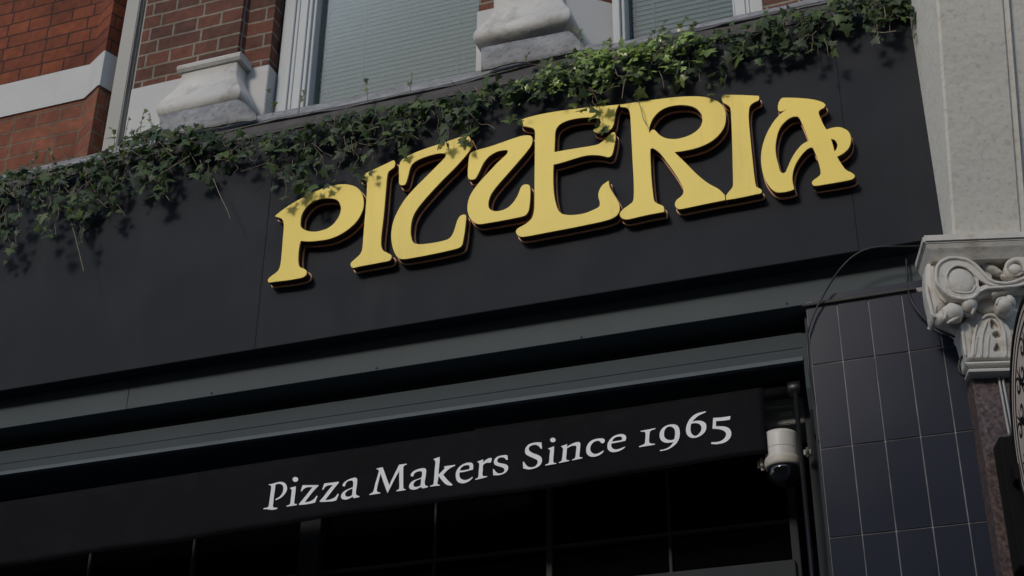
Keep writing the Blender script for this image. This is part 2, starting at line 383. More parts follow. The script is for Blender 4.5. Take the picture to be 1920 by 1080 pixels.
xr0 = X(1431, 10, .22)
prism('brick_pier', [(xr0, .22), (-.02, .22), (-.02, YB), (xr0, YB)], ZL-.2, ZT, m_brickP, bld)

# lead flashing: a wavy dressed sheet with real thickness
def sheet(name, top, bot, matl, parent, yt, yb_, th=.006, wav=.006, nx=70, seed=1):
    rr = random.Random(seed)
    def interp(pl, x):
        for a, b in zip(pl, pl[1:]):
            if a[0] <= x <= b[0]: t = (x-a[0])/(b[0]-a[0]); return a[1]+(b[1]-a[1])*t
        return pl[-1][1] if x > pl[-1][0] else pl[0][1]
    bm = bmesh.new(); rows = []
    xs = [top[0][0]+(top[-1][0]-top[0][0])*i/nx for i in range(nx+1)]
    ph = [rr.uniform(0, 6) for _ in range(4)]
    for x in xs:
        wv = sin(x*.03+ph[0])+.6*sin(x*.083+ph[1])+.4*sin(x*.19+ph[2])
        col = []
        for k in range(5):
            t = k/4; py = interp(top, x)*(1-t)+interp(bot, x)*t
            if k == 4: py += wv*1.3
            Y = yt*(1-t)+yb_*t + (wav*wv*t*.5)
            col.append(at(x, py, Y))
        rows.append(col)
    V = [[bm.verts.new(p) for p in c] for c in rows]; V2 = [[bm.verts.new(p+Vector((0, th, -.002))) for p in c] for c in rows]
    for a, b, s in ((V, V, 0), (V2, V2, 1)):
        for i in range(nx):
            for k in range(4):
                f = bm.faces.new((a[i][k], a[i+1][k], a[i+1][k+1], a[i][k+1])); f.smooth = True
    for i in range(nx):
        bm.faces.new((V[i][4], V[i+1][4], V2[i+1][4], V2[i][4])); bm.faces.new((V[i][0], V[i+1][0], V2[i+1][0], V2[i][0]))
    return link(name, bm2(bm, name), matl, parent)
led = sheet('lead_flashing', [(-40, 338), (27, 322), (180, 288), (237, 268), (290, 250), (420, 238), (478, 217), (570, 200), (640, 187), (760, 160), (870, 138), (1000, 112), (1100, 84), (1160, 80), (1250, 58), (1377, 30), (1480, 8), (1560, -14), (1740, -50)],
      [(-40, 352), (27, 334), (180, 302), (237, 284), (345, 266), (480, 232), (600, 210), (720, 186), (830, 163), (900, 146), (1000, 120), (1060, 104), (1100, 101), (1180, 90), (1260, 66), (1377, 42), (1500, 14), (1560, 2), (1740, -32)], m_lead, bld, .15, .02)
sheet('lead_upstand', [(-40, 348), (27, 330), (180, 298), (237, 280), (345, 262), (480, 228), (600, 206), (720, 182), (830, 159), (900, 142), (1000, 116), (1100, 96), (1180, 86), (1260, 62), (1377, 38), (1500, 10), (1560, -2), (1740, -36)],
      [(-40, 400), (27, 384), (180, 352), (345, 316), (480, 282), (600, 258), (720, 232), (900, 192), (1000, 166), (1100, 146), (1260, 112), (1377, 88), (1500, 60), (1740, 14)], m_coping, bld, .032, .004, nx=60, wav=.003, seed=6)
# lead aprons dressed round the console feet
sheet('lead_apron', [(299, 216), (345, 207), (400, 196), (444, 186), (452, 187), (480, 213)], [(272, 262), (345, 249), (400, 238), (440, 230), (452, 228), (484, 222)], m_lead, bld, .042, .010, nx=16, wav=.004, seed=2)
sheet('lead_apron', [(902, 90), (960, 78), (1020, 67), (1064, 58), (1072, 60), (1094, 84)], [(862, 142), (960, 120), (1020, 110), (1062, 99), (1100, 93)], m_lead, bld, .036, .012, nx=20, wav=.004, seed=4)

# ------------------------------------------------------------------ shop sign: fascia and raised letters
Xr = at(1752, 230, 0).x; Xl = at(-60, 600, 0).x
ZF0 = (at(0, 731, 0).z+at(1725, 453.3, 0).z)/2
ZF1 = 5.17
print('fascia', Xl, Xr, ZF0, ZF1, at(0, 350, 0).z, at(1722, 13, 0).x, at(1780, 435, 0).x)
sign = thing('shop_sign', 'long black fascia sign with raised golden letters reading PIZZERIA', 'sign', ((Xl+Xr)/2, 0, ZF0))
seams = [at(483, 600, 0).x, at(1605, 420, 0).x]
xs = [Xl-1.5]+seams+[Xr]
for a, b in zip(xs, xs[1:]):
    box('panel', a+.0004, b-.0004, 0, .075, ZF0, ZF1, m_fascia, sign, .0015)
box('backing', Xl-1.5, Xr-.004, .0752, .079, ZF0+.01, ZF1-.01, m_joint, sign)
box('coping', Xl-1.5, Xr, -.006, .16, ZF1+.0005, ZF1+.035, m_coping, bld, .006)
SC = 3.856
def letter(nm, org, outer, holes, lab):
    Yf = -.050
    def cv(lp):
        q = smooth_pts(lp, 5); out = []
        for v in q:
            p = at(org[0]+v.x/SC, org[1]+v.y/SC, Yf); out.append((p.x, p.z))
        return out
    loops = [cv(outer)]+[cv(h) for h in holes]
    O = Vector((0, 0, 0)); ex = Vector((1, 0, 0)); ez = Vector((0, 0, 1)); en = Vector((0, -1, 0))
    f = link('letter', fill_mesh('letter', loops, O, ex, ez, en, .0470, .0502, .0006), m_yellow, sign); f['label'] = lab
    link('letter_side', fill_mesh('letter_side', loops, O, ex, ez, en, .017, .0419), m_ret, f)
    link('edge_band', fill_mesh('edge_band', loops, O, ex, ez, en, .042, .0469, .0, 1, .0011), m_rim, f)
    link('trim_strip', fill_mesh('trim_strip', loops, O, ex, ez, en, .0065, .0169, .0, 1, .0034), m_copper, f)
    link('letter_base', fill_mesh('letter_base', loops, O, ex, ez, en, .0002, .0064), m_ret, f)
c = 1
letter('P', (490, 280), [(98,482,c),(150,440),(225,390),(330,333),(430,288),(520,260),(600,252),(670,265),(715,300),(738,360),(735,430),(700,505),(650,560),(580,610),(500,645),(420,660),(340,666),(285,662,c),(275,700),(268,760),(268,820),(278,850),(305,862),(325,878),(325,905),(300,925),(250,937),(180,948),(110,956),(55,962),(47,945),(60,925),(100,895),(125,870),(138,830),(148,740),(155,650),(162,560),(158,520),(145,500),(120,492)],
       [[(283,540),(290,480),(320,425),(370,380),(440,357),(510,355),(555,372),(575,420),(565,475),(530,530),(480,570),(420,590),(370,595),(320,585),(290,565)]], 'yellow letter P')
letter('I', (490, 280), [(706,205),(740,180),(790,155),(850,128),(920,95),(955,80),(967,95),(962,125),(940,145),(918,165),(908,210),(900,300),(890,420),(880,520),(868,620),(866,690),(880,730),(915,750),(938,765),(940,785),(925,805),(880,815),(800,830),(720,845),(665,857),(648,845),(648,820),(680,790),(715,755),(730,715),(738,620),(748,500),(758,380),(763,280),(762,240),(745,222),(718,217)], [], 'narrow yellow letter I after the P')
letter('Z', (700, 220), [(630,142),(692,138,c),(722,200,c),(690,250),(640,310),(580,375),(500,455),(420,540),(350,620),(300,690),(278,750),(270,820),(275,870),(290,905),(330,917),(400,912),(480,898),(540,880),(570,850),(590,800),(605,750),(625,715),(655,702),(670,712),(668,760),(660,830),(650,890),(640,925),(615,945),(540,965),(400,995),(280,1017),(220,1025),(180,1015),(150,970),(132,900),(130,830),(145,750),(180,670),(230,590),(300,510),(380,430),(450,360),(500,310),(520,285),(522,268),(500,260),(450,265),(380,285),(320,310),(285,335),(265,370),(250,430),(238,470),(225,488),(200,490),(187,478),(185,420),(187,350),(200,315),(230,290),(300,255),(380,225),(470,195),(560,165)], [], 'large yellow letter Z')
letter('Z', (700, 220), [(1100,130),(1140,135),(1150,165),(1140,205),(1100,260),(1040,330),(970,410),(900,490),(855,550),(835,600),(832,640),(845,665),(880,678),(930,672),(975,650),(1015,610),(1045,560),(1065,510),(1085,488),(1115,485),(1132,500),(1135,560),(1130,630),(1120,680),(1095,710),(1040,725),(940,745),(840,762),(770,772),(730,760),(695,720),(680,660),(690,590),(720,530),(770,465),(830,400),(900,325),(950,280),(970,255),(968,238),(940,238),(890,250),(840,280),(800,325),(770,385),(740,440),(715,450),(690,445),(683,420),(685,350),(695,275),(715,250),(780,228),(860,205),(960,170),(1050,140)], [], 'smaller yellow letter Z tucked against the E')
letter('E', (940, 180), [(137,190),(150,170),(200,152),(300,128),(420,108),(560,90),(700,75),(853,62,c),(843,75),(828,110),(820,160),(810,210),(785,245),(740,262),(700,268),(670,255),(670,240),(700,228),(715,205),(715,180),(700,162),(650,155),(580,158),(500,172),(440,195),(405,225),(390,265),(387,330),(384,405,c),(450,393),(560,375),(690,352),(735,325),(770,290),(800,265),(820,265),(826,300),(815,370),(800,425),(775,442),(740,435),(690,428),(620,430),(540,450),(450,478),(377,497,c),(375,600),(380,700),(395,780),(415,830),(450,855),(520,860),(600,848),(660,825),(705,800),(712,770),(702,730),(705,690),(730,645),(775,612,c),(785,660),(815,715),(845,765),(856,810),(845,850),(810,880),(740,905),(600,935),(450,965),(300,993),(200,1012),(140,1017),(110,995),(108,970),(130,950),(175,925),(215,890),(232,850),(238,800),(240,600),(242,400),(243,260),(235,238),(205,226),(165,220),(142,208)], [], 'yellow letter E')
letter('R', (1140, 160), [(87,138,c),(92,155),(130,160),(150,175),(160,210),(168,350),(178,550),(186,700),(186,800),(178,840),(150,865),(110,895),(88,920),(88,945),(110,965),(150,968),(250,945),(350,925),(405,915,c),(405,890),(395,870),(360,855),(335,835),(325,780),(315,680),(308,560),(306,470),(315,455),(340,462),(380,495),(430,560),(480,630),(520,695),(543,745),(543,780),(525,805),(495,830),(483,860),(495,885),(520,895),(600,880),(720,855),(846,830,c),(846,795,c),(800,750),(720,705),(640,640),(560,560),(480,483,c),(560,472),(650,450),(730,415),(795,365),(840,300),(852,230),(840,165),(800,120),(740,93),(660,80),(560,80),(440,90),(300,108),(200,122),(130,133)],
       [[(297,345,c),(300,300),(325,240),(370,190),(430,158),(510,143),(590,148),(645,172),(680,220),(678,275),(650,320),(600,355),(540,378),(480,388),(420,382),(375,360),(340,325),(320,320),(308,332)]], 'yellow letter R')
letter('I', (1340, 150), [(60,106,c),(190,108),(318,114,c),(322,130),(315,148),(280,165),(255,190),(247,230),(247,300),(258,420),(272,560),(285,680),(295,750),(305,775),(328,785),(340,800),(335,818),(300,826),(200,848),(83,868,c),(82,835,c),(100,810),(128,775),(133,740),(130,600),(125,400),(118,240),(112,200),(95,182),(65,165),(50,140),(50,120)], [], 'yellow letter I between the R and the A')
letter('A', (1340, 150), [(495,128),(560,128),(640,132),(720,142),(780,160),(800,180),(790,200),(760,218),(752,240),(765,275),(785,320),(808,358,c),(850,345),(900,340),(950,358),(978,390),(985,440),(970,490),(930,530),(885,555,c),(905,590),(945,645),(990,670),(1013,690),(1005,710),(980,722),(900,738),(800,755),(725,765),(705,750),(708,730),(740,705),(762,685),(766,660),(755,610),(735,550),(715,500),(700,488),(670,500),(630,540),(590,600),(568,660),(562,720),(575,790,c),(540,803),(480,813),(440,808),(400,775),(360,710),(340,630),(335,560),(345,480),(375,390),(420,310),(470,250),(520,212,c),(490,225),(465,225),(457,200),(462,165),(480,135)],
       [[(590,264),(610,272),(630,310),(655,370),(680,440,c),(640,460),(600,500),(560,560),(530,625),(512,665),(495,672),(475,662),(460,610),(445,550),(440,490),(448,420),(470,350),(510,300),(550,272)], [(840,425,c),(870,435),(887,465),(880,500),(865,515,c),(855,470)]], 'yellow letter A with a curled crossbar')

# ------------------------------------------------------------------ shopfront framing
sf = thing('shopfront', 'dark grey metal shopfront frame with black glass under the sign', 'shopfront', (-2.5, .3, 0))
YBm = .08
ZB0 = (at(0, 803.3, YBm).z+at(1504, 571.7, YBm).z)/2
Xend = at(1733, 534, YBm).x+.05
xj = [Xl-1.5, at(240, 745, YBm).x, at(1702, 510, YBm).x, Xend]
for a, b in zip(xj, xj[1:]):
    box('beam', a+.0008, b-.0008, YBm, YBm+.16, ZB0, ZF0+.08, m_beam, sf, .001)
for px, py in ((397, 737), (1090, 632), (706, 690), (1475, 569)):
    p = at(px, py, YBm); lathe('screw', [(.004, 0), (.004, .002), (.002, .003)], (p.x, YBm, p.z), m_dark, sf, 10, Vector((0, -1, 0)))
YCs = .15
ZC1 = (at(0, 843, YCs).z+at(1500, 622, YCs).z)/2; ZC0 = (at(0, 891.7, YCs).z+at(1502, 677.8, YCs).z)/2
Xc = at(1503, 640, YCs).x
print('cassette', ZC0, ZC1, ZB0, Xc)
box('soffit', Xl-1.5, Xend, YBm+.161, .55, ZB0-.03, ZB0+.01, m_dark, sf)
XT0 = at(1522, 685, .03).x   # tile left edge
XT1 = at(1817.7, 711.3, .03).x
YV = .40; YWN = .50
# wall end cheek beside the opening
box('end_cheek', XT0-.022, XT0-.001, .13, YWN+.1, 1.0, ZB0-.001, m_frame, sf)
# glass and bars
ZW0 = 1.0
box('glass_pane', Xl-1.5, XT0-.02, YWN+.04, YWN+.046, ZW0, ZB0-.03, m_glass, sf)
box('room_interior', Xl-1.5, XT0-.02, YWN+.5, YWN+.55, 0, ZB0, m_dark, sf)
def vbar(name, pxc, pyc, wpx, y0, m, dep=.05):
    p = at(pxc, pyc, y0); s = wpx/2/575
    return box(name, p.x-s, p.x+s, y0, y0+dep, ZW0, ZB0-.031, m, sf, .0015)
for a, b, c_, m_, y in ((166, 1060, 6, m_mull, .52), (360, 1050, 5, m_mull, .52), (815, 1000, 5, m_mull, .52), (1029, 980, 12, m_mull, .515), (1254, 980, 6, m_mull, .52)):
    vbar('glazing_bar', a, b, c_, y, m_, .0195 if y == .52 else .0245)
vbar('post', 578, 1040, 50, .49, m_joint, .05); 
zt_ = (at(633, 1072.5, .525).z+at(1481, 974.6, .525).z)/2
box('transom_bar', Xl-1.5, XT0-.03, .5205, .5395, zt_-.006, zt_+.006, m_mull, sf)
p = at(1489, 1000, .46); box('post', p.x-.013, p.x+.014, .46, .54, ZW0, ZB0-.031, m_frame, sf, .002)
p = at(1533, 1010, .12); box('post', p.x-.028, XT0-.026, .30, .50, ZW0, ZB0-.031, m_frame, sf, .002)
q1 = at(1255, 1076, .44); q2 = at(1490, 1045, .44)
box('lower_rail', q1.x-1.2, q2.x, .44, .52, q1.z-.35, (q1.z+q2.z)/2, m_frame, sf, .002)

# ------------------------------------------------------------------ awning
aw = thing('awning', 'retracted dark awning with black valance printed Pizza Makers Since 1965', 'awning', (Xc, YCs, ZC0))
h = ZC1-ZC0
prof = [(YCs+.012, ZC1), (YCs+.010, ZC1-h*.5), (YCs+.014, ZC1-h*.505), (YCs+.014, ZC1-h*.535), (YCs+.006, ZC1-h*.54), (YCs+.004, ZC0+h*.17), (YCs+.02, ZC0+.02), (YCs+.26, ZC0+.02), (YCs+.26, ZC1)]
profile_x('cassette', prof, Xl-1.5, Xc, m_cass, aw)
profile_x('front_lip', [(YCs-.004, ZC0+h*.13), (YCs-.006, ZC0), (YCs+.019, ZC0), (YCs+.019, ZC0+h*.165), (YCs+.002, ZC0+h*.165)], Xl-1.5, Xc, m_lip, aw)
YVl = YCs+.05; YK = .245
vt0 = at(0, 941, YVl).z; vt1 = at(1430, 726, YVl).z; vb0 = at(0, 1063, YVl).z; vb1 = at(1435, 852, YVl).z
XV0 = Xl-.6; XV1 = at(1435, 790, YVl).x; XVa = at(0, 1000, YVl).x
print('valance', vt0, vt1, vb0, vb1, XV1)
def wav(x, z): return .0055*sin(x*3.1)+.0025*sin(x*8.3+1)+.0015*sin(x*17+z*9)
bm = bmesh.new(); nx, nz = 160, 10; G = []
for i in range(nx+1):
    x = XV0+(XV1-XV0)*i/nx; t = (x-XVa)/(XV1-XVa); zt0 = vt0+(vt1-vt0)*t; zb0 = vb0+(vb1-vb0)*t+.003*sin(x*5)+.0015*sin(x*13)
    G.append([(x, YVl+wav(x, zt0+(zb0-zt0)*k/nz)*(.3+.7*k/nz), zt0+(zb0-zt0)*k/nz) for k in range(nz+1)])
A = [[bm.verts.new(p) for p in r_] for r_ in G]; B = [[bm.verts.new((p[0], p[1]+.002, p[2])) for p in r_] for r_ in G]
for i in range(nx):
    for k in range(nz):
        f = bm.faces.new((A[i][k], A[i+1][k], A[i+1][k+1], A[i][k+1])); f.smooth = True
        f = bm.faces.new((B[i][k], B[i+1][k], B[i+1][k+1], B[i][k+1])); f.smooth = True
    for k in (0, nz): bm.faces.new((A[i][k], A[i+1][k], B[i+1][k], B[i][k]))
for k in range(nz): bm.faces.new((A[nx][k], A[nx][k+1], B[nx][k+1], B[nx][k]))
val = link('valance', bm2(bm, 'valance'), m_cloth, aw)
# hem seam
tube('hem', [(r_[nz][0], r_[nz][1]-.001, r_[nz][2]+.012) for r_ in G], .0012, m_cloth, val, 5)
def ell(cx, cy, rx, ry): return [(cx+rx*cos(a*pi/6), cy+ry*sin(a*pi/6)) for a in range(12)]
A1, B1, C1, D1 = (490, 880, 9.6), (680, 850, 9.6), (820, 840, 9.6), (970, 800, 9.6)
E1, F1 = (1120, 780, 12), (1240, 760, 12)
glyphs = [
 (A1, [(140,285,c),(200,278),(270,258),(350,240),(420,250),(465,290),(482,350),(470,410),(430,470),(370,525),(280,570,c),(270,550,c),(340,510),(390,450),(412,390),(413,330),(395,295),(350,275),(300,278),(272,290,c),(262,380),(245,500),(232,620),(225,670),(240,700),(305,705,c),(300,722),(260,735),(210,742),(150,735),(100,728),(58,732,c),(60,713,c),(120,700),(150,670),(160,610),(178,480),(192,380),(195,320),(180,305)], None),
 (A1, ell(632,197,50,44), None),
 (A1, [(530,350,c),(600,330),(640,318,c),(635,400),(620,520),(612,590),(612,630),(655,640,c),(650,658),(560,672),(475,685,c),(472,670,c),(520,650),(540,620),(550,540),(562,440),(565,390),(550,368)], None),
 (A1, [(762,300,c),(1048,298,c),(1045,310),(960,400),(880,500),(800,608,c),(880,595),(950,560),(985,525),(1010,490,c),(1030,493,c),(1005,555),(985,612,c),(850,640),(700,655,c),(695,640,c),(760,560),(850,450),(940,335,c),(860,335),(800,355),(765,385),(748,412,c),(730,405,c),(745,350)], None),
 (A1, [(1150,265,c),(1280,250),(1405,230,c),(1400,255),(1330,345),(1250,450),(1165,565,c),(1230,560),(1310,530),(1350,500),(1385,450,c),(1405,455,c),(1385,515),(1360,570,c),(1300,585),(1180,595),(1070,600,c),(1068,580,c),(1130,510),(1220,390),(1300,290,c),(1220,300),(1170,325),(1140,365),(1128,382,c),(1112,375,c),(1130,320)], None),
 (A1, [(1470,295),(1500,245),(1560,200),(1630,170),(1690,155),(1725,170),(1732,220),(1725,300),(1710,400),(1712,450),(1725,470),(1775,490,c),(1770,502),(1710,518),(1665,522),(1650,495,c),(1600,530),(1540,552),(1490,550),(1455,530),(1445,490),(1465,440),(1520,390),(1590,355),(1655,328,c),(1662,280),(1658,230),(1640,208),(1600,210),(1560,225),(1530,265),(1515,312,c),(1490,315)], [(1650,348,c),(1590,375),(1540,410),(1518,450),(1530,490),(1570,500),(1610,490),(1640,465),(1648,400)]),
 (B1, [(245,285,c),(300,270),(368,255,c),(420,400),(485,580,c),(570,400),(665,212,c),(720,205),(800,192,c),(798,210),(755,230),(740,260),(738,400),(740,600),(750,645),(782,652,c),(780,668),(700,680),(615,690,c),(613,675,c),(655,655),(668,620),(665,450),(668,320,c),(580,480),(470,690),(455,722,c),(400,580),(330,370,c),(290,520),(262,640),(262,680),(280,700),(325,712,c),(320,725),(230,740),(130,755,c),(125,742,c),(180,710),(205,670),(230,560),(270,430),(298,330,c),(290,305)], None),
 (B1, [(872,395),(905,345),(970,305),(1050,280),(1110,275),(1142,290),(1150,340),(1140,430),(1125,520),(1130,570),(1145,588),(1185,600,c),(1180,615),(1120,632),(1075,635),(1058,610,c),(1000,645),(940,662),(890,658),(850,635),(845,590),(870,540),(930,495),(1010,465),(1065,442,c),(1078,390),(1072,340),(1050,328),(1000,335),(950,360),(925,400),(918,425,c),(885,420)], [(1058,462,c),(990,490),(940,525),(922,570),(935,605),(970,612),(1020,600),(1050,580),(1058,520)]),
 (B1, [(1278,110,c),(1330,90),(1392,68,c),(1390,150),(1378,280),(1370,390,c),(1430,330),(1490,265,c),(1468,258,c),(1475,240),(1570,225),(1668,210,c),(1665,228),(1600,260),(1530,310),(1455,390,c),(1520,470),(1580,530),(1618,560,c),(1612,582),(1560,582),(1500,560),(1430,490),(1372,410,c),(1360,500),(1352,550),(1370,568),(1395,570,c),(1392,585),(1310,595),(1222,607,c),(1220,592,c),(1270,570),(1285,540),(1295,420),(1305,280),(1315,170),(1305,135)], None),
 (C1, [(335,500),(345,430),(385,360),(450,305),(530,272),(600,266),(640,285),(650,330),(645,392,c),(560,415),(480,435),(408,442,c),(400,490),(415,540),(450,570),(500,580),(560,568),(600,545),(635,522,c),(640,538),(590,590),(520,628),(450,640),(390,625),(350,580)], [(412,412,c),(430,365),(480,325),(540,312),(575,318),(585,350),(575,385,c),(500,402)]),
 (C1, [(720,252,c),(780,228),(832,210,c),(830,270,c),(870,225),(930,190),(975,185),(985,200),(970,255),(955,270),(900,270),(850,290),(826,320),(822,400),(815,480),(830,510),(900,510,c),(900,522),(790,555),(690,577,c),(685,562,c),(725,545),(742,510),(750,420),(758,320),(752,275)], None),
 (C1, [(1005,385,c),(1022,385,c),(1050,425),(1090,455),(1140,460),(1190,440),(1208,405),(1200,370),(1150,345),(1080,325),(1035,300),(1022,260),(1035,210),(1080,165),(1150,140),(1220,130),(1265,135,c),(1272,212,c),(1245,215),(1215,185),(1175,172),(1120,178),(1090,205),(1085,245),(1110,270),(1180,285),(1240,300),(1272,330),(1275,380),(1250,430),(1190,470),(1110,492),(1010,495,c)], None),
 (D1, [(100,635,c),(120,632,c),(150,680),(195,720),(250,730),(310,715),(350,675),(365,630),(350,595),(290,565),(200,525),(150,490),(138,440),(150,380),(200,320),(280,290),(360,278),(432,280,c),(440,395,c),(420,392),(385,350),(340,325),(290,325),(235,345),(205,385),(215,430),(270,470),(350,500),(410,530),(438,570),(435,640),(400,695),(340,735),(260,762),(190,768),(105,750,c)], None),
 (D1, ell(635,235,50,40), None),
 (D1, [(545,390,c),(610,365),(658,345,c),(655,430),(645,550),(642,620),(660,645),(698,650,c),(695,662),(600,680),(502,697,c),(500,682,c),(545,662),(568,630),(575,530),(585,440),(580,410)], None),
 (D1, [(778,350,c),(840,328),(895,310,c),(888,360,c),(960,315),(1040,282),(1100,275),(1130,295),(1130,350),(1122,450),(1115,530),(1130,548),(1170,550,c),(1165,565),(1080,585),(982,603,c),(980,590,c),(1025,570),(1042,540),(1052,450),(1060,380),(1055,345),(1020,340),(960,350),(890,385,c),(882,480),(875,560),(885,592),(932,600,c),(930,612),(840,632),(748,650,c),(745,635,c),(785,615),(800,580),(812,480),(818,400),(810,375)], None),
 (D1, [(1560,440,c),(1520,485),(1450,525),(1370,542),(1300,530),(1250,485),(1238,410),(1260,330),(1320,260),(1400,225),(1490,212),(1555,220),(1575,250),(1560,290),(1520,300),(1495,275),(1475,258),(1420,258),(1360,290),(1320,350),(1312,410),(1335,460),(1385,490),(1440,485),(1500,460),(1545,432,c)], None),
 (E1, [(228,690),(235,620),(280,540),(350,470),(450,425),(550,410),(620,430),(650,480),(638,560,c),(520,585),(420,605),(322,620,c),(315,670),(335,720),(380,750),(440,755),(520,735),(580,710),(625,692,c),(625,710),(560,760),(470,800),(370,818),(290,800),(240,750)], [(335,582,c),(365,520),(420,480),(490,465),(545,475),(560,510),(548,545,c),(440,565)]),
 (E1, [(975,340,c),(1140,310),(1310,278,c),(1308,298),(1240,320),(1195,350),(1180,400),(1168,520),(1170,590),(1200,622),(1300,630,c),(1298,650),(1120,680),(945,706,c),(938,688,c),(1020,655),(1070,625),(1082,550),(1088,440),(1085,390),(1060,360),(975,355,c)], None),
 (E1, [(1405,430),(1430,340),(1500,260),(1600,212),(1720,198),(1810,230),(1855,310),(1862,420),(1840,530),(1790,620),(1700,700),(1580,765),(1420,798,c),(1412,775,c),(1530,750),(1640,690),(1725,592,c),(1660,605),(1580,612),(1490,590),(1425,530)], [(1505,410),(1520,330),(1570,265),(1640,245),(1710,270),(1750,330),(1755,430),(1740,530,c),(1680,550),(1600,545),(1540,510),(1510,460)]),
 (F1, [(1010,148,c),(1008,175,c),(920,210),(830,260),(750,330),(705,385,c),(780,365),(870,360),(960,385),(1015,440),(1020,530),(990,610),(920,680),(830,730),(730,748),(640,725),(580,660),(562,570),(580,460),(640,340),(730,245),(850,185)], [(680,430,c),(740,415),(820,420),(885,455),(912,520),(900,590),(850,660),(790,700),(730,690),(685,640),(665,570),(668,490)]),
 (F1, [(1175,298,c),(1360,285),(1562,255,c),(1550,335,c),(1400,358),(1240,370,c),(1235,485,c),(1340,485),(1450,495),(1540,540),(1580,620),(1570,720),(1500,810),(1400,862),(1260,890),(1130,884,c),(1135,845,c),(1250,840),(1350,815),(1430,755),(1465,680),(1450,620),(1390,575),(1290,550),(1160,542,c)], None)]
for (org, outer, hole) in glyphs:
    def cv(lp):
        out = []
        for v in smooth_pts(lp, 4):
            p = at(org[0]+v.x/org[2], org[1]+v.y/org[2], YVl); out.append((p.x, p.z))
        return out
    me = fill_mesh('printed_character', [cv(outer)]+([cv(hole)] if hole else []), Vector((0, 0, 0)), Vector((1, 0, 0)), Vector((0, 0, 1)), Vector((0, -1, 0)), 0, .0006)
    for v in me.vertices: v.co.y += YVl+wav(v.co.x, v.co.z)*.65-.0030
    link('printed_character', me, m_text, val)
# roller tube and end fitting
pr0 = at(1405, 733, YVl-.005); pr1 = at(1476, 724, YVl-.005)
ax = Vector((1, 0, 0)); zc_ = (pr0.z+pr1.z)/2-.006
tube('roller_tube', [(pr0.x-1, YVl+.03, zc_), (pr1.x, YVl+.03, zc_)], .022, m_blk, aw, 24)
pe = at(1501, 722, YVl)
tube('end_cap', [(pr1.x, YVl+.02, zc_), (pr1.x+.003, YVl+.02, zc_), (pe.x-.004, YVl+.02, zc_), (pe.x, YVl+.02, zc_)], [.026, .029, .029, .025], m_blk, aw, 24)
# bracket housing behind
YKh = .21
b0 = at(1469, 700, YKh+.08); b1 = at(1436, 760, YKh+.10)
box('bracket_plate', Xc-.075, Xc+.006, YKh+.065, YKh+.2, b0.z-.01, b0.z+.10, m_housing, aw, .004)
hz0 = at(1440, 800, YKh+.10).z; hz1 = at(1445, 742, YKh+.10).z
prism('gear_housing', [(at(1434, 790, YKh+.1).x, YKh+.10), (Xc-.004, YKh+.10), (Xc-.004, YKh+.28), (at(1434, 790, YKh+.1).x, YKh+.28)], hz0, hz1+.03, m_housing, aw, .003)
# side plate with cut bottom corner
pz = [(YCs, ZC1-.01), (YCs, ZC0-.10), (YCs+.02, ZC0-.17), (YCs+.07, ZC0-.235), (YCs+.14, ZC0-.25), (YCs+.26, ZC0-.25), (YCs+.26, ZC1-.01)]
profile_x('side_plate', pz, Xc+.0005, Xc+.020, m_cass, aw, bev=.002)
zs = at(1480, 775, YKh+.099)
box('sticker', at(1461, 777, YKh+.099).x, at(1486, 777, YKh+.099).x, YKh+.0985, YKh+.0999, zs.z-.008, zs.z+.008, m_label, aw)
tb_ = at(1463, 755, YKh+.099); box('small_tab', tb_.x-.01, tb_.x+.004, YKh+.09, YKh+.1, tb_.z-.006, tb_.z+.005, m_housing, aw)
# rod
rp = at(1491, 748, YVl-.03); rod = tube('awning_rod', [(rp.x, YVl-.012, rp.z+.03), (rp.x, YVl-.012, 1.3)], .0085, m_blk, None, 14)
tag(rod, 'thin black vertical awning rod hanging beside the dome camera', 'rod')
bm = bmesh.new()

# ------------------------------------------------------------------ dome camera
cz = at(1468, 876, YK)
print('camera', cz, 'Xc', Xc, XT0)
dc = thing('dome_camera', 'white dome security camera with dark smoked bubble under the awning end', 'security camera', cz)
cx, cy = cz.x, YK
s = 1/560
R1 = 31*s
ztop = at(1463, 836, cy).z
lathe('housing', [(R1*.96, ztop-cz.z+.04), (R1, ztop-cz.z+.03), (R1, .022), (R1*1.0, .018)][::-1], (cx, cy, cz.z), m_cambody, dc)
lathe('seam_ring', [(R1*1.012, .058), (R1*1.012, .0605)], (cx, cy, cz.z), m_camring, dc)
lathe('cowl', [(R1*.97, -.006), (R1*1.04, -.004), (R1*1.07, .004), (R1*1.08, .018), (R1*1.05, .026), (R1*.98, .028)], (cx, cy, cz.z), m_camring, dc)
lathe('dome', [(0.0005, -.018-R1*.97)]+[(R1*.97*sin(a*pi/24), -.018-R1*.97*cos(a*pi/24)) for a in range(1, 13)]+[(R1*.97, -.004)], (cx, cy, cz.z), m_dome, dc)
ln = lathe('lens', [(.016, 0), (.016, .01), (.010, .012)], (cx+.002, cy-R1*.60, cz.z-.030), m_lens, dc, 20, Vector((0, -1, -.6)))
def ear(px, py, w_, h_):
    p = at(px, py, cy); bm = bmesh.new()
    add_box(bm, p.x-w_/2, p.x+w_/2, cy-.012, cy+.02, p.z-h_/2, p.z+h_/2)
    bmesh.ops.bevel(bm, geom=bm.edges[:], offset=min(w_, h_)*.35, segments=4, affect='EDGES')
    link('mounting_ear', bm2(bm, 'ear'), m_camring, dc, True)
ear(1429, 870, .032, .046); ear(1514, 848, .024, .034)

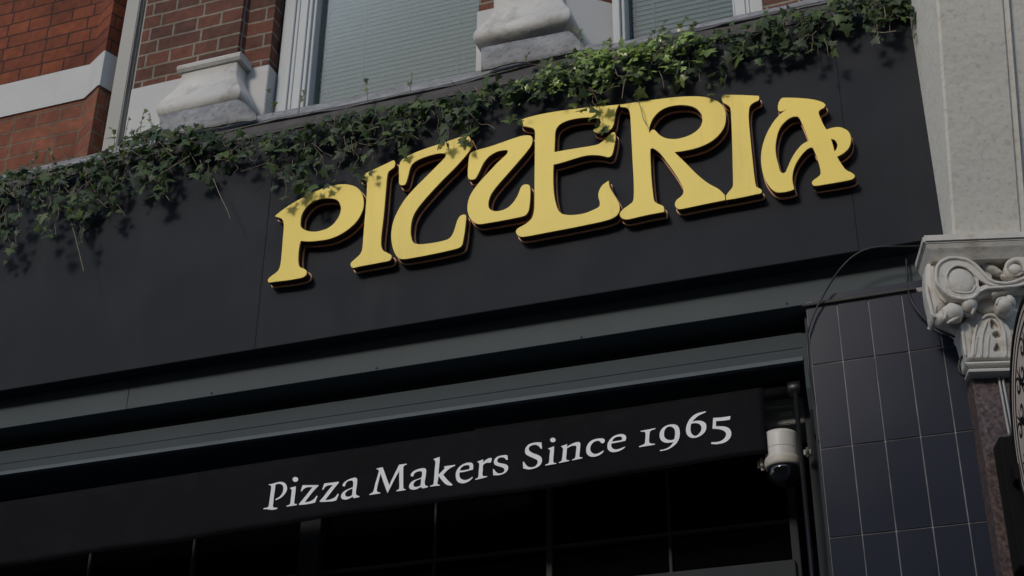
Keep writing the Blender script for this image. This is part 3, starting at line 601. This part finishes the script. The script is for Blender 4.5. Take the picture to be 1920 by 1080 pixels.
# ------------------------------------------------------------------ tiled pier
tp = thing('tiled_pier', 'narrow pier clad in dark navy upright tiles with pale grout right of the window', 'pier', ((XT0+XT1)/2, .05, 0))
YT = .03
box('grout_bed', XT0, XT1, YT+.0035, .40, .3, ZB0-.02, m_grout, tp)
cols = [XT0, at(1576, 640, YT).x, at(1636.4, 640, YT).x, at(1701.6, 640, YT).x, at(1766.8, 646, YT).x, XT1]
print('cols', [round(b-a, 3) for a, b in zip(cols, cols[1:])])
rowz = [at(1522.3, 684.8, YT).z, at(1536.5, 840.5, YT).z, at(1554.9, 1008.8, YT).z]
rh = (rowz[0]-rowz[2])/2; print('rows', rowz, rh)
ztop_t = at(1510, 578, YT).z
rows = [ztop_t, rowz[0]]; 
while rows[-1] > .6: rows.append(rows[-1]-rh)
g = .0018; rr = random.Random(5)
bm = bmesh.new()
for a, b in zip(cols, cols[1:]):
    for z1_, z0_ in zip(rows, rows[1:]):
        t1 = rr.uniform(-.0007, .0007); t2 = rr.uniform(-.0007, .0007)
        n0 = len(bm.verts)
        add_box(bm, a+g, b-g, YT, YT+.003, z0_+g, z1_-g)
        bm.verts.ensure_lookup_table()
        for v in bm.verts[n0:]: v.co.y += t1*(v.co.x-a)/.1+t2*(v.co.z-z0_)/.28
bmesh.ops.bevel(bm, geom=bm.edges[:], offset=.0009, segments=2, affect='EDGES')
link('tile_face', bm2(bm, 'tiles'), m_tile, tp)
ta, tb2 = at(1504, 572, YT-.01), at(1717, 541, YT-.01)
box('top_trim', ta.x, tb2.x, YT-.012, YT+.02, ztop_t+.002, ztop_t+.012, m_mull, tp, .001)
box('tile_face', XT0+.02, XT1, YT+.001, YT+.003, ztop_t+.016, ZB0-.002, m_tile, tp)

# ------------------------------------------------------------------ pilaster, turned 14 degrees
TH = radians(14.4); U = Vector((cos(TH), sin(TH), 0)); N = Vector((sin(TH), -cos(TH), 0)); Z = Vector((0, 0, 1))
OS = at(1820, 715, YT); OS = Vector((OS.x, OS.y, 0))
def atS(px, py, b):
    d = ray(px, py); t = (b-(CAM-OS).dot(N))/d.dot(N); p = CAM+d*t-OS; return p.dot(U), p.z
def atSa(px, py, a0):
    d = ray(px, py); t = (a0-(CAM-OS).dot(U))/d.dot(U); p = CAM+d*t-OS; return p.dot(N), p.z
def SW(a, b, z): return OS+U*a+N*b+Z*z
def sbox(name, a0, a1, b0, b1, z0, z1, m, parent, bev=.0):
    bm = bmesh.new(); add_prism(bm, [SW(a, b, 0)[:2] for a, b in ((a0, b1), (a1, b1), (a1, b0), (a0, b0))], z0, z1)
    if bev: bmesh.ops.bevel(bm, geom=bm.edges[:], offset=bev, segments=3, affect='EDGES')
    return link(name, bm2(bm, name), m, parent)
pil = thing('stone_pilaster', 'pale painted stone pilaster with carved scroll capital over brown granite', 'pilaster', OS)
aL = -.02
bb, zbS = atSa(1784.4, 433, aL); bt, ztS = atSa(1754.6, 0, aL)
print('shaft lean', bb, zbS, bt, ztS)
if bb < .02 or bt > .6: bb, bt = .10, .34
# shaft leaning forward towards its top
def shaft():
    bm = bmesh.new(); zt2 = ztS+.6; bt2 = bb+(bt-bb)*(zt2-zbS)/(ztS-zbS)
    a1 = .62; zz0 = zbS-.03
    nz_ = 1
    prof = [(aL, -.25), (aL, 0), ]
    a_in = atS(1895, 200, (bb+bt)/2)[0]
    fr = [(aL, 1.0, 0), (aL+.008, 1.0, .006), (a_in-.006, 1.0, .006), (a_in, 1.0, -.004), (a_in+.016, 1.0, .002), (a_in+.018, 1.0, -.016), (a1, 1.0, -.016)]
    lo = [bm.verts.new(SW(aL, -.2, zz0))]+[bm.verts.new(SW(a, bb+d, zz0)) for a, _, d in fr]+[bm.verts.new(SW(a1, -.2, zz0))]
    hi = [bm.verts.new(SW(aL, -.2, zt2))]+[bm.verts.new(SW(a, bt2+d, zt2)) for a, _, d in fr]+[bm.verts.new(SW(a1, -.2, zt2))]
    n = len(lo)
    for i in range(n): bm.faces.new((lo[i], lo[(i+1) % n], hi[(i+1) % n], hi[i]))
    bm.faces.new(lo); bm.faces.new(hi)
    link('upper_shaft', bm2(bm, 'shaft'), m_pil, pil)
shaft()
# abacus
bA = bb+.055
a0 = atS(1731, 448, bA)[0]; zA1 = atS(1800, 437, bA)[1]; zA0 = atS(1800, 452, bA)[1]
sbox('abacus', a0, .7, .02, bA, zA0, zA1, m_cap, pil, .006)
zA2 = atS(1800, 487, bA-.035)[1]
bm = bmesh.new()
prof = [(0, 0, 0), (.004, .006, .3), (.010, .016, .6), (.016, .028, 1.0)]
prev = None
for da, db, t in prof:
    z = zA0-.001+(zA2-zA0)*t
    ring = [bm.verts.new(SW(a, b, z)) for a, b in ((a0+.008+da, .02), (a0+.008+da, bA-.008-db), (.7, bA-.008-db), (.7, .02))]
    if prev:
        for i in range(4): bm.faces.new((prev[i], prev[(i+1) % 4], ring[(i+1) % 4], ring[i]))
    else: bm.faces.new(ring)
    prev = ring
bm.faces.new(prev); link('cavetto', bm2(bm, 'cavetto'), m_cap, pil)
# capital relief pieces
bC = bA-.03    # plane of the volute face
def relief(name, pts, b0, b1, bev, m=m_cap, parent=pil, holes=(), seg=5, ref=None):
    ref = b1 if ref is None else ref
    def cv(lp): return [Vector(atS(v.x, v.y, ref)) for v in smooth_pts(lp, seg)]
    me = fill_mesh(name, [cv(pts)]+[cv(h_) for h_ in holes], OS, U, Z, N, b0, b1, bev, 4)
    o = link(name, me, m, parent)
    for p in me.polygons: p.use_smooth = True
    md = o.modifiers.new('n', 'WEIGHTED_NORMAL') if False else None
    return o
def cp(x, y, X0=1720, Y0=460, S=4.32): return (X0+x/S, Y0+y/S)
def cps(l): return [cp(*p[:2])+tuple(p[2:]) for p in l]
# core block behind everything (bell)
relief('bell', cps([(95,110,1),(900,110,1),(900,930,1),(405,930,1),(375,760),(320,640),(180,560),(110,420),(85,250)]), -.1, bC-.085, .008, ref=bC-.085)
relief('bell_front', cps([(470,400),(900,400,1),(900,925,1),(415,925,1),(395,820),(365,700),(345,640),(420,560)]), -.1, bC-.066, .006, seg=4)
relief('acanthus_leaf', cps([(470,660),(490,620),(520,590),(560,565),(610,562),(650,580),(700,615),(740,660),(765,720),(775,910,1),(430,910,1),(440,800),(450,720)]), bC-.1, bC-.048, .003, holes=[cps([(598,600),(640,632),(655,668),(600,672)]), cps([(608,718),(645,695),(680,735),(640,752)]), cps([(650,795),(678,852),(622,855),(630,815)])])
relief('leaf_recess', cps([(560,560),(700,560),(720,900),(570,900)]), bC-.1, bC-.070, .002, m=m_stone)
relief('side_leaf', cps([(345,640),(380,620),(430,640),(450,720),(440,800),(445,915,1),(405,925,1),(385,820),(360,720)]), bC-.1, bC-.05, .006)
relief('corner_scroll', cps([(70,160),(110,115),(190,105),(240,140),(200,230),(190,330),(210,420),(240,470),(190,540),(150,600),(115,560),(100,450),(70,320)]), bC-.12, bC-.03, .02)
# big volute: spiral band around a domed disc
vo = relief('volute', cps([(145,240),(160,160),(220,110),(300,95),(400,110),(470,150),(530,210),(590,270),(650,292),(740,298),(840,266),(920,220),(925,290),(830,332),(720,346),(620,350),(560,358),(500,390),(470,425),(420,445),(330,445),(250,415),(190,355),(155,305)]), bC-.06, bC, .003, holes=[cps([(232,260),(260,195),(320,162),(390,175),(440,210),(470,270),(475,330),(440,380),(380,385),(310,375),(260,330)]), cps([(508,262),(545,288),(578,306),(535,322),(506,332),(500,297)])])
def rim(name, pts, r_, b, parent, taper=False):
    P_ = []
    for v in crom([Vector((a_, b_, 0)) for a_, b_ in pts], 5):
        q_ = atS(*cp(v.x, v.y), b); P_.append(SW(q_[0], b, q_[1]))
    n_ = len(P_); rad = [r_*(1-.6*abs(2*k/(n_-1)-1)**4) for k in range(n_)] if taper else r_
    return tube(name, P_, rad, m_cap, parent, 8)
rim('volute_rim', [(480,400),(430,432),(330,432),(255,402),(198,348),(160,300),(152,240),(168,165),(225,118),(300,104),(400,120),(465,158),(525,218),(588,280),(650,304),(740,308),(840,278),(920,235)], .0065, bC, vo)
rim('volute_rim', [(470,330),(440,378),(380,386),(310,376),(262,332),(235,262),(262,196),(320,164),(388,176),(440,212),(480,250),(530,290),(585,318),(660,330)], .0042, bC, vo)
rim('volute_rim', [(905,300),(830,325),(720,338),(620,344),(555,352),(505,378)], .005, bC, vo, True)
rim('leaf_vein', [(452,905),(458,800),(470,700),(500,620)], .004, bC-.046, pil, True)
rim('leaf_vein', [(520,905),(520,800),(535,700),(570,610)], .0045, bC-.046, pil, True)
rim('leaf_vein', [(570,905),(572,800),(585,720)], .0035, bC-.046, pil, True)
rim('leaf_vein', [(720,905),(712,800),(700,700),(660,600),(610,568),(560,572),(520,600)], .0065, bC-.046, pil, True)
rim('leaf_vein', [(395,900),(380,800),(365,700),(350,650)], .006, bC-.05, pil, True)
rim('leaf_vein', [(75,320),(85,400),(105,480),(125,560),(150,590)], .007, bC-.03, pil, True)
rim('leaf_vein', [(180,110),(140,150),(125,240),(150,340),(190,420),(235,465)], .006, bC-.03, pil, True)
rim('leaf_vein', [(345,500),(352,560),(300,600),(240,630)], .006, bC-.012, pil, True)
rim('leaf_vein', [(255,500),(235,540),(220,600)], .005, bC-.008, pil, True)
rim('leaf_vein', [(460,440),(462,500),(440,560)], .005, bC-.01, pil, True)
rim('leaf_vein', [(640,480),(660,440),(720,430),(760,450)], .006, bC-.004, pil, True)
q = atS(*cp(345, 280), bC); disc = lathe('volute_eye', [(.049, -.03), (.049, .002), (.043, .010), (.03, .013), (.012, .015), (.001, .0155)], SW(q[0], bC-.014, q[1]), m_cap, vo, 36, N)
relief('volute_web', cps([(230,180),(560,180),(600,310),(480,420),(300,430),(220,340)]), bC-.09, bC-.045, .004, m=m_stone)
# right small spiral
relief('centre_scroll', cps([(706,190),(720,130),(770,92),(830,84),(900,95),(900,250),(860,225),(800,262),(740,250),(712,225)]), bC-.05, bC-.004, .008, holes=[cps([(745,175),(775,140),(820,132),(855,165),(858,210),(820,235),(770,230)])])
q = atS(*cp(800, 185), bC); lathe('scroll_eye', [(.021, -.03), (.021, .004), (.014, .012), (.001, .015)], SW(q[0], bC-.014, q[1]), m_cap, pil, 24, N)
def blob(name, px, py, b, ra, rz, rb, m=m_cap, tilt=0):
    q = atS(*cp(px, py), b); bm = bmesh.new(); bmesh.ops.create_uvsphere(bm, u_segments=24, v_segments=14, radius=1)
    for v in bm.verts:
        x_, y_, z_ = v.co; k = 1+.06*sin(7*x_+3*z_)
        a_ = (x_*cos(tilt)-z_*sin(tilt))*ra*k; zz = (x_*sin(tilt)+z_*cos(tilt))*rz*k if not tilt else (x_*ra*sin(tilt)+z_*rz*cos(tilt))*k
        if tilt: a_ = (x_*ra*cos(tilt)-z_*rz*sin(tilt))*k
        v.co = SW(q[0]+a_, b+y_*rb, q[1]+zz)
    for f in bm.faces: f.smooth = True
    return link(name, bm2(bm, name), m, pil)
blob('leaf_curl', 285, 555, bC-.03, .034, .033, .035); blob('leaf_curl', 200, 600, bC-.05, .028, .026, .03)
blob('leaf_curl', 415, 490, bC-.025, .026, .028, .03); blob('leaf_curl', 415, 540, bC-.035, .020, .016, .02)
blob('leaf_curl', 700, 505, bC-.03, .030, .033, .04, tilt=-.5); blob('leaf_curl', 745, 470, bC-.02, .018, .024, .03)
blob('egg_bud', 605, 200, bC-.045, .036, .014, .02, tilt=-.6); blob('egg_bud', 725, 265, bC-.03, .022, .010, .018, tilt=-.3)
blob('leaf_curl', 790, 350, bC-.05, .05, .022, .03); blob('leaf_curl', 560, 470, bC-.065, .05, .04, .02)
relief('leaf_tongue', cps([(470,420),(480,380),(540,345),(620,345),(690,350),(740,330),(830,310),(900,300),(900,360),(800,355),(720,372),(660,385),(620,405),(590,385),(540,395),(500,420)]), bC-.05, bC-.008, .008)
# beaded edge on the side leaf
bm = bmesh.new()
for k in range(9):
    q = atS(*cp(484-k*3, 750+k*17), bC-.05); m4 = Matrix.Translation(SW(q[0], bC-.05, q[1])); bmesh.ops.create_uvsphere(bm, u_segments=8, v_segments=6, radius=.0065, matrix=m4)
link('beading', bm2(bm, 'beading'), m_cap, pil)
# astragal
def spro(name, pts, a_start, a_end, m, parent):
    bm = bmesh.new(); prev = None
    for b, z in pts:
        ring = [bm.verts.new(SW(a, b_, z)) for a, b_ in ((a_start-(b-.05), -.1), (a_start-(b-.05), b), (a_end, b), (a_end, -.1))]
        if prev:
            for i in range(4):
                f = bm.faces.new((prev[i], prev[(i+1) % 4], ring[(i+1) % 4], ring[i]))
        else: bm.faces.new(ring)
        prev = ring
    bm.faces.new(prev); return link(name, bm2(bm, name), m, parent)
bS = bC-.046
bG = bS-.040
q0 = atS(1815, 678, bS); q1_ = atS(1815, 699, bS)
H = q0[1]-q1_[1]; zq = q1_[1]; aq = q0[0]-.02+(.05-.05)
pts = [(bS-.03, zq+H*1.02), (bS-.005, zq+H), (bS+.004, zq+H*.9), (bS+.006, zq+H*.75), (bS+.002, zq+H*.6), (bS-.010, zq+H*.5), (bS-.006, zq+H*.4), (bS+.0, zq+H*.25), (bS-.001, zq+H*.1), (bS-.008, zq), (bS-.05, zq-.002)]
def spro2(pts):
    bm = bmesh.new(); prev = None
    for b, z in pts:
        e = b-bS
        ring = [bm.verts.new(SW(a, b_, z)) for a, b_ in ((q0[0]-e-.004, bS-.06), (q0[0]-e-.004, b), (.7, b), (.7, bS-.06))]
        if prev:
            for i in range(4): bm.faces.new((prev[i], prev[(i+1) % 4], ring[(i+1) % 4], ring[i]))
        else: bm.faces.new(ring)
        prev = ring
    bm.faces.new(prev); return link('astragal', bm2(bm, 'astragal'), m_cap, pil)
spro2(pts)
sbox('granite_shaft', atS(1823, 715, bG)[0], .7, -.3, bG, .05, zq-.001, m_granite, pil, .002)
box('shadow_gap', XT1+.0005, XT1+.012, YT+.03, .3, .3, zq, m_joint, pil)

# ------------------------------------------------------------------ cables and conduit
def pxpath(l): return crom([at(*p) for p in l], 6)
tag(tube('cable', pxpath([(1760, 458, .02), (1725, 461, .01), (1690, 462, -.02), (1640, 464, -.03), (1605, 477, -.03), (1575, 505, -.02), (1550, 543, .0), (1530, 580, .01), (1518, 610, .01), (1514, 640, .02), (1517, 690, .02), (1521, 720, .03), (1530, 770, .045), (1536, 830, .05)]), .0032, m_cable, None, 8), 'black cable looping from the capital down beside the awning end', 'cable')
tag(tube('cable', pxpath([(1698, 470, .06), (1700, 500, .05), (1701, 530, .04), (1706, 556, .015), (1720, 582, .01), (1740, 603, .01), (1770, 624, .01), (1800, 635, .005), (1822, 650, -.02)]), .0036, m_cable, None, 8), 'black cable sagging across the tiles under the carved capital', 'cable')
tag(tube('cable', crom([SW(*[*atS(1812, 662, .03)][:1], .03, atS(1812, 662, .03)[1])] + [SW(atS(x, y, .06)[0], .06, atS(x, y, .06)[1]) for x, y in ((1802, 672), (1798, 688), (1803, 702), (1820, 706), (1850, 705), (1868, 705), (1876, 712), (1880, 724))], 6), .0045, m_cable, None, 8), 'dark cable wrapped round the lower corner of the carved capital', 'cable')
for dx, lab in ((0, 'left of two thin pale conduits running down the granite to the black box'), (7, 'right of two thin pale conduits running down the granite to the black box')):
    P_ = [SW(atS(x+dx, y, bG+.005)[0], bG+.005, atS(x+dx, y, bG+.005)[1]) for x, y in ((1871, 700), (1874, 716), (1883, 765), (1893, 818))]
    tag(tube('conduit', crom(P_, 5), .0042, m_conduit, None, 8), lab, 'conduit', 'pale conduits on the granite')

# ------------------------------------------------------------------ round blade sign
bs = thing('round_sign', 'round cream blade sign with black swirling lines fixed to a black wall box', 'sign', SW(.2, .2, 3.2))
R = .35
bD = .55
q = atS(1957, 778, bD)
CD = SW(q[0], bD, q[1]); print('disc', q)
e1_, e2_, en_ = N, Z, -U
def dmesh(name, loops, d0, d1, m, parent, bev=0): return link(name, fill_mesh(name, loops, CD, e1_, e2_, en_, d0, d1, bev), m, parent)
def circ(r, n=96): return [(r*cos(2*pi*k/n), r*sin(2*pi*k/n)) for k in range(n)]
rim = dmesh('rim', [circ(R), circ(R-.012)], -.035, .004, m_dink, bs)
face = dmesh('sign_face', [circ(R-.0125)], -.03, .0, m_disc, bs)
dmesh('ring_line', [circ(R-.028), circ(R-.033)], .0003, .0012, m_dink, face)
dmesh('ring_line', [circ(R-.052), circ(R-.060)], .0003, .0012, m_dink, face)
bm = bmesh.new()
def stroke(pts, w_):
    P = crom([Vector((x, y, 0)) for x, y in pts], 6); n = len(P); L = []; Rr = []
    for i, p in enumerate(P):
        t = (P[min(i+1, n-1)]-P[max(i-1, 0)]).normalized(); s_ = Vector((-t.y, t.x, 0)); ww = w_*(.35+.65*sin(pi*(i+.5)/n))
        a_ = p+s_*ww; b_ = p-s_*ww
        L.append(bm.verts.new(CD+e1_*a_.x+e2_*a_.y+en_*.0008)); Rr.append(bm.verts.new(CD+e1_*b_.x+e2_*b_.y+en_*.0008))
    for i in range(n-1): bm.faces.new((L[i], L[i+1], Rr[i+1], Rr[i]))
rr = random.Random(11)
for k in range(26):
    th = 2*pi*k/26; r_ = .262-(k % 2)*.03
    cx0, cy0 = r_*cos(th), r_*sin(th)
    sp = []; s0 = 1 if k % 2 else -1
    for i in range(14):
        a_ = i*.55*s0+th; rad = .030*(1-i/15); sp.append((cx0+rad*cos(a_), cy0+rad*sin(a_)))
    stroke(sp, .0058)
    sp = [(cx0+.05*math.cos(th+1.2*s0)*(1-j/5)-.03*cos(th)*j/2, cy0+.05*math.sin(th+1.2*s0)*(1-j/5)-.03*sin(th)*j/2) for j in range(6)]
    stroke(sp, .0055)
link('swirl_lines', bm2(bm, 'swirl'), m_dink, face)
qa = atS(1872, 818, bG+.09); qb = atS(1900, 1050, bG+.09)
sbox('wall_box', qa[0], qa[0]+.30, bG+.001, bG+.09, qb[1]-.02, qa[1], m_dink, bs, .004)
sbox('sign_arm', q[0]-.016, q[0]+.016, bG+.091, bD-R+.02, q[1]-.05, q[1], m_dink, bs, .003)

# ------------------------------------------------------------------ ivy
IV = thing('ivy', 'green ivy trailing along the ledge and hanging over the top of the black sign', 'ivy', (-2.5, -.05, ZF1))
gcols = [(.068, .100, .048), (.088, .130, .052), (.046, .070, .038), (.115, .165, .050), (.080, .105, .072), (.19, .25, .065), (.28, .39, .085)]  # last two: pale lime tones, mainly for the painted sunlit patch
def leafmat(i, col):
    m = mat('ivy_leaf_%d' % i, col, (.5, .48, .5, .46, .5, .28, .26)[i], spec=.6 if i > 4 else .25, noise=.3, nscale=40)
    b = m.node_tree.nodes['Principled BSDF']; n = m.node_tree.nodes; l = m.node_tree.links
    tr = n.new('ShaderNodeBsdfTranslucent'); tr.inputs[0].default_value = (col[0]*1.6, col[1]*1.7, col[2]*.8, 1)
    x = n.new('ShaderNodeMixShader'); x.inputs[0].default_value = .25
    l.new(b.outputs[0], x.inputs[1]); l.new(tr.outputs[0], x.inputs[2]); l.new(x.outputs[0], n['Material Output'].inputs[0]); return m
lm = [leafmat(i, g_) for i, g_ in enumerate(gcols)]
m_stem = mat('ivy_stem', (.19, .15, .10), .8, noise=.3, nscale=50)
m_tw = mat('dry_stalk', (.25, .21, .15), .8, noise=.2, nscale=30)
# five-lobed leaf outline: (x, y) with the stalk at 0,0 and the tip at y=1
LF = [(0, .06), (.18, -.06), (.30, -.02), (.50, -.10), (.42, .14), (.34, .24), (.62, .38), (.36, .46), (.22, .54), (.14, .78), (0, 1.02)]
bmL = bmesh.new()
def leaf(p, size, nrm, down, mi, rnd):
    y = (down-nrm*down.dot(nrm)).normalized(); x = y.cross(nrm)
    fold = rnd.uniform(.05, .38); curl = rnd.uniform(-.1, .35); asp = rnd.uniform(.8, 1.15)
    tw = rnd.uniform(-.25, .25)
    def P(a, b):
        zz = -abs(a)*fold*1.0 - curl*b*b*.5 + tw*a*b
        return p+x*(a*size*asp)+y*(b*size)+nrm*(zz*size)
    c0 = [bmL.verts.new(P(0, t)) for t in (.06, .3, .6, 1.02)]
    for sgn in (1, -1):
        v = [bmL.verts.new(P(a*sgn, b)) for a, b in LF[1:-1]]
        fs = [(c0[0], v[0], v[1]), (c0[0], v[1], v[2], v[3]), (c0[0], v[3], v[4], c0[1]), (c0[1], v[4], v[5], v[6]), (c0[1], v[6], v[7], c0[2]), (c0[2], v[7], v[8]), (c0[2], v[8], c0[3])]
        for f_ in fs:
            f = bmL.faces.new(f_ if sgn > 0 else f_[::-1]); f.material_index = mi; f.smooth = True
bmS = bmesh.new(); rnd = random.Random(21)
prof_iv = [(-40,335,430),(0,325,430),(30,318,425),(60,310,400),(100,300,400),(150,300,400),(200,268,390),(240,245,360),(300,235,345),(350,232,330),(400,240,345),(440,250,318),(480,250,300),(515,240,330),(545,235,352),(580,232,345),(615,218,325),(650,210,310),(700,198,295),(760,190,268),(800,182,282),(850,180,272),(900,160,255),(930,155,215),(960,148,190),(1000,130,195),(1050,118,190),(1080,92,205),(1110,88,225),(1150,85,165),(1190,85,180),(1240,58,140),(1280,62,178),(1320,62,168),(1360,50,150),(1400,42,130),(1450,28,120),(1500,12,100),(1560,-4,86),(1620,-12,78),(1680,-20,62),(1722,-30,45)]
def ivp(x):
    for a, b in zip(prof_iv, prof_iv[1:]):
        if a[0] <= x <= b[0]:
            t = (x-a[0])/(b[0]-a[0]); return a[1]+(b[1]-a[1])*t, a[2]+(b[2]-a[2])*t
    return prof_iv[-1][1:]
def sizes(x): return 1.0
def put(p, rnd, s=None, sun_tint=0):
    s = s or (rnd.uniform(.032, .060) if rnd.random() < .45 else rnd.uniform(.012, .034))
    nrm = Vector((rnd.gauss(-.05, .6), -1, rnd.gauss(.35, .65))).normalized()
    dn = Vector((rnd.gauss(0, .6), rnd.gauss(-.1, .2), -1)).normalized()
    mi = rnd.choices(range(7), [5-3*sun_tint, 5, 4-3*sun_tint, 2+5*sun_tint, 3, 6*sun_tint, 6*sun_tint])[0]  # lighter, glossier leaf colours here imitate a patch of sunlight
    leaf(p, s, nrm, dn, mi, rnd)
def dens(x):
    v = .5+.5*sin(x*.071+1.2)*sin(x*.029+.4)+.35*sin(x*.16+2)+(.3 if x < 250 else 0)
    for g0, g1 in ((455, 512), (590, 612), (690, 705), (865, 880), (1165, 1188), (1262, 1275), (1395, 1410)):
        if g0 < x < g1: v *= .15
    return max(.12, min(1, v+.15))
x = -40
strs = []; stem_paths = []
while x < 1722:
    x += rnd.uniform(4, 10)
    d = dens(x)
    yt_, yb_ = ivp(min(x, 1720))
    L = (yb_-yt_)*((.3+.75*d) if rnd.random() < .5 else rnd.uniform(.15, .5))+rnd.uniform(0, 18)
    if rnd.random() < .05: L += rnd.uniform(15, 50)
    strs.append((x, yt_+rnd.uniform(0, 22), min(yt_+L, yb_ + (12 if x < 540 or x > 1400 else -8)), rnd.uniform(-.25, .25), rnd.uniform(-.012, -.06)))
for (x0_, y0_, y1_, sw) in ((876, 205, 274, .2), (884, 205, 262, .1), (955, 200, 240, .5), (1102, 165, 246, .3), (1112, 180, 240, .1), (300, 330, 372, .0), (535, 330, 380, -.2), (562, 330, 378, 0), (12, 400, 492, -.1), (30, 400, 470, .1), (5, 380, 460, .0), (75, 360, 440, .1), (90, 350, 425, .0), (112, 350, 450, .1), (150, 380, 462, .1), (140, 350, 440, 0), (205, 330, 400, .1), (285, 320, 378, .1), (310, 310, 365, .0), (375, 300, 352, 0), (548, 300, 366, 0), (575, 300, 372, -.1), (662, 270, 332, 0), (748, 230, 285, .1), (758, 230, 278, 0), (822, 220, 290, 0), (835, 220, 276, 0), (620, 310, 352, .2), (700, 285, 330, 0), (1545, 70, 118, .1), (1340, 150, 178, 0), (1362, 140, 172, 0), (1192, 170, 186, .2)):
    strs.append((x0_, y0_, y1_, sw, -.07))
for (x, y, ye, sway, Yd) in strs:
    px = x; path = []
    while y < ye:
        path.append(at(min(px, 1722 if y < 60 else 1730), y, Yd)); Yd += rnd.uniform(-.012, .009); Yd = max(min(Yd, -.012), -.12)
        px += rnd.gauss(sway*10, 4); y += rnd.uniform(8, 13)
    if len(path) < 2: continue
    stem_paths.append(path)
    sun_tint = max(0, 1-abs(x-1170)/170)
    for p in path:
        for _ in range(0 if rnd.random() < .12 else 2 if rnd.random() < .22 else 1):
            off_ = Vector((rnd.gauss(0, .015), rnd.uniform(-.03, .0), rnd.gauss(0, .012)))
            put(p+off_, rnd, None, sun_tint)
# leaves standing over the ledge top
for _ in range(330):
    x = rnd.uniform(-40, 1715); yt_, yb_ = ivp(x)
    y = yt_+abs(rnd.gauss(0, 1))*14+rnd.uniform(-4, 14)
    sun_tint = max(0, 1-abs(x-1170)/160)
    p = at(x, y, rnd.uniform(-.09, .03)); put(p, rnd, rnd.uniform(.022, .05), sun_tint)
for _ in range(300):  # tiny pale glossy leaves painted in as sun glints on the ivy
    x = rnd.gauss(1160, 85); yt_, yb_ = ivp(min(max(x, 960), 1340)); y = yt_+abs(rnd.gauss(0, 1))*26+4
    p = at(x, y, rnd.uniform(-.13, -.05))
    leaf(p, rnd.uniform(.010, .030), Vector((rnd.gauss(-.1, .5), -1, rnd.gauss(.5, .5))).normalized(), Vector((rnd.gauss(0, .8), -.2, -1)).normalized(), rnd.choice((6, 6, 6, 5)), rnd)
# small sprigs poking up
for (x, y, h_, lean) in ((215, 262, 22, -6), (235, 250, 30, 8), (262, 250, 42, 8), (285, 240, 25, -4), (512, 205, 35, -4), (560, 200, 28, 12), (690, 178, 30, -8), (770, 160, 20, 3), (1090, 85, 38, -12), (1098, 85, 30, -22), (1275, 62, 30, 10), (1302, 58, 22, -4), (1240, 62, 22, 4), (985, 115, 18, 6), (1140, 92, 18, 6), (100, 300, 20, -10), (60, 308, 22, 10)):
    P_ = [at(x+lean*t*t, y+12-(h_+12)*t, -.02-.02*t) for t in (0, .3, .6, 1)]
    stem_paths.append(P_)
    for k, t in enumerate((.45, .6, .75, .9, 1)):
        pp = at(x+lean*t*t, y+12-(h_+12)*t, -.02-.02*t)
        if rnd.random() < .75: leaf(pp, rnd.uniform(.010, .026), Vector((rnd.gauss(0, .5), -1, rnd.gauss(0, .6))).normalized(), Vector((rnd.choice((-1, 1)), 0, rnd.uniform(-.2, .8))).normalized(), rnd.choice((1, 3, 4, 5)), rnd)
link('foliage', bm2(bmL, 'ivy_foliage') if False else (lambda: (lambda me: (bmL.to_mesh(me), bmL.free(), me)[2])(bpy.data.meshes.new('foliage')))(), lm, IV)
for _ in range(46):
    x0_ = rnd.uniform(-30, 1680); ya, yb2 = ivp(x0_); y0_ = rnd.uniform(ya+10, ya+(yb2-ya)*.8); Y0 = rnd.uniform(-.05, -.12); dx_ = rnd.uniform(-70, 70); dy_ = rnd.uniform(-25, 45)
    ex_ = max(-30, min(1715, x0_+dx_))
    stem_paths.append(crom([at(x0_+(ex_-x0_)*t, y0_+dy_*t-.2*(ex_-x0_)*t+rnd.gauss(0, 6), Y0+rnd.gauss(0, .01)) for t in (0, .25, .5, .75, 1)], 4))
stem_paths.sort(key=lambda q: -len(q))
for q in stem_paths[:88]: tube('stem', q, .0014, m_stem, IV, 5)
for q in stem_paths[88:]: tube_bm(bmS, q, .0013, 4)
st_ = link('stem', bm2(bmS, 'stems'), m_stem, IV); st_['kind'] = 'stuff'
for pth in ([(400, 335, -.09), (412, 365, -.10), (425, 392, -.10), (432, 411, -.10)], [(130, 405, -.09), (140, 440, -.1), (150, 480, -.1), (157, 509, -.1)], [(300, 326, -.10), (325, 312, -.11), (355, 292, -.1)], [(1657, 12, -.08), (1660, 30, -.09), (1657, 52, -.09)], [(1630, 58, -.09), (1655, 61, -.1), (1680, 58, -.1)], [(292, 352, -.06), (305, 360, -.06), (318, 376, -.06)], [(1197, 190, -.07), (1202, 205, -.075), (1206, 222, -.075), (1213, 235, -.07)], [(1185, 120, -.1), (1172, 150, -.1), (1166, 185, -.09)], [(1700, 32, -.08), (1722, 39, -.09)]):
    tube('dry_stalk', crom([at(*p) for p in pth], 5), .0016, m_tw, IV, 5)
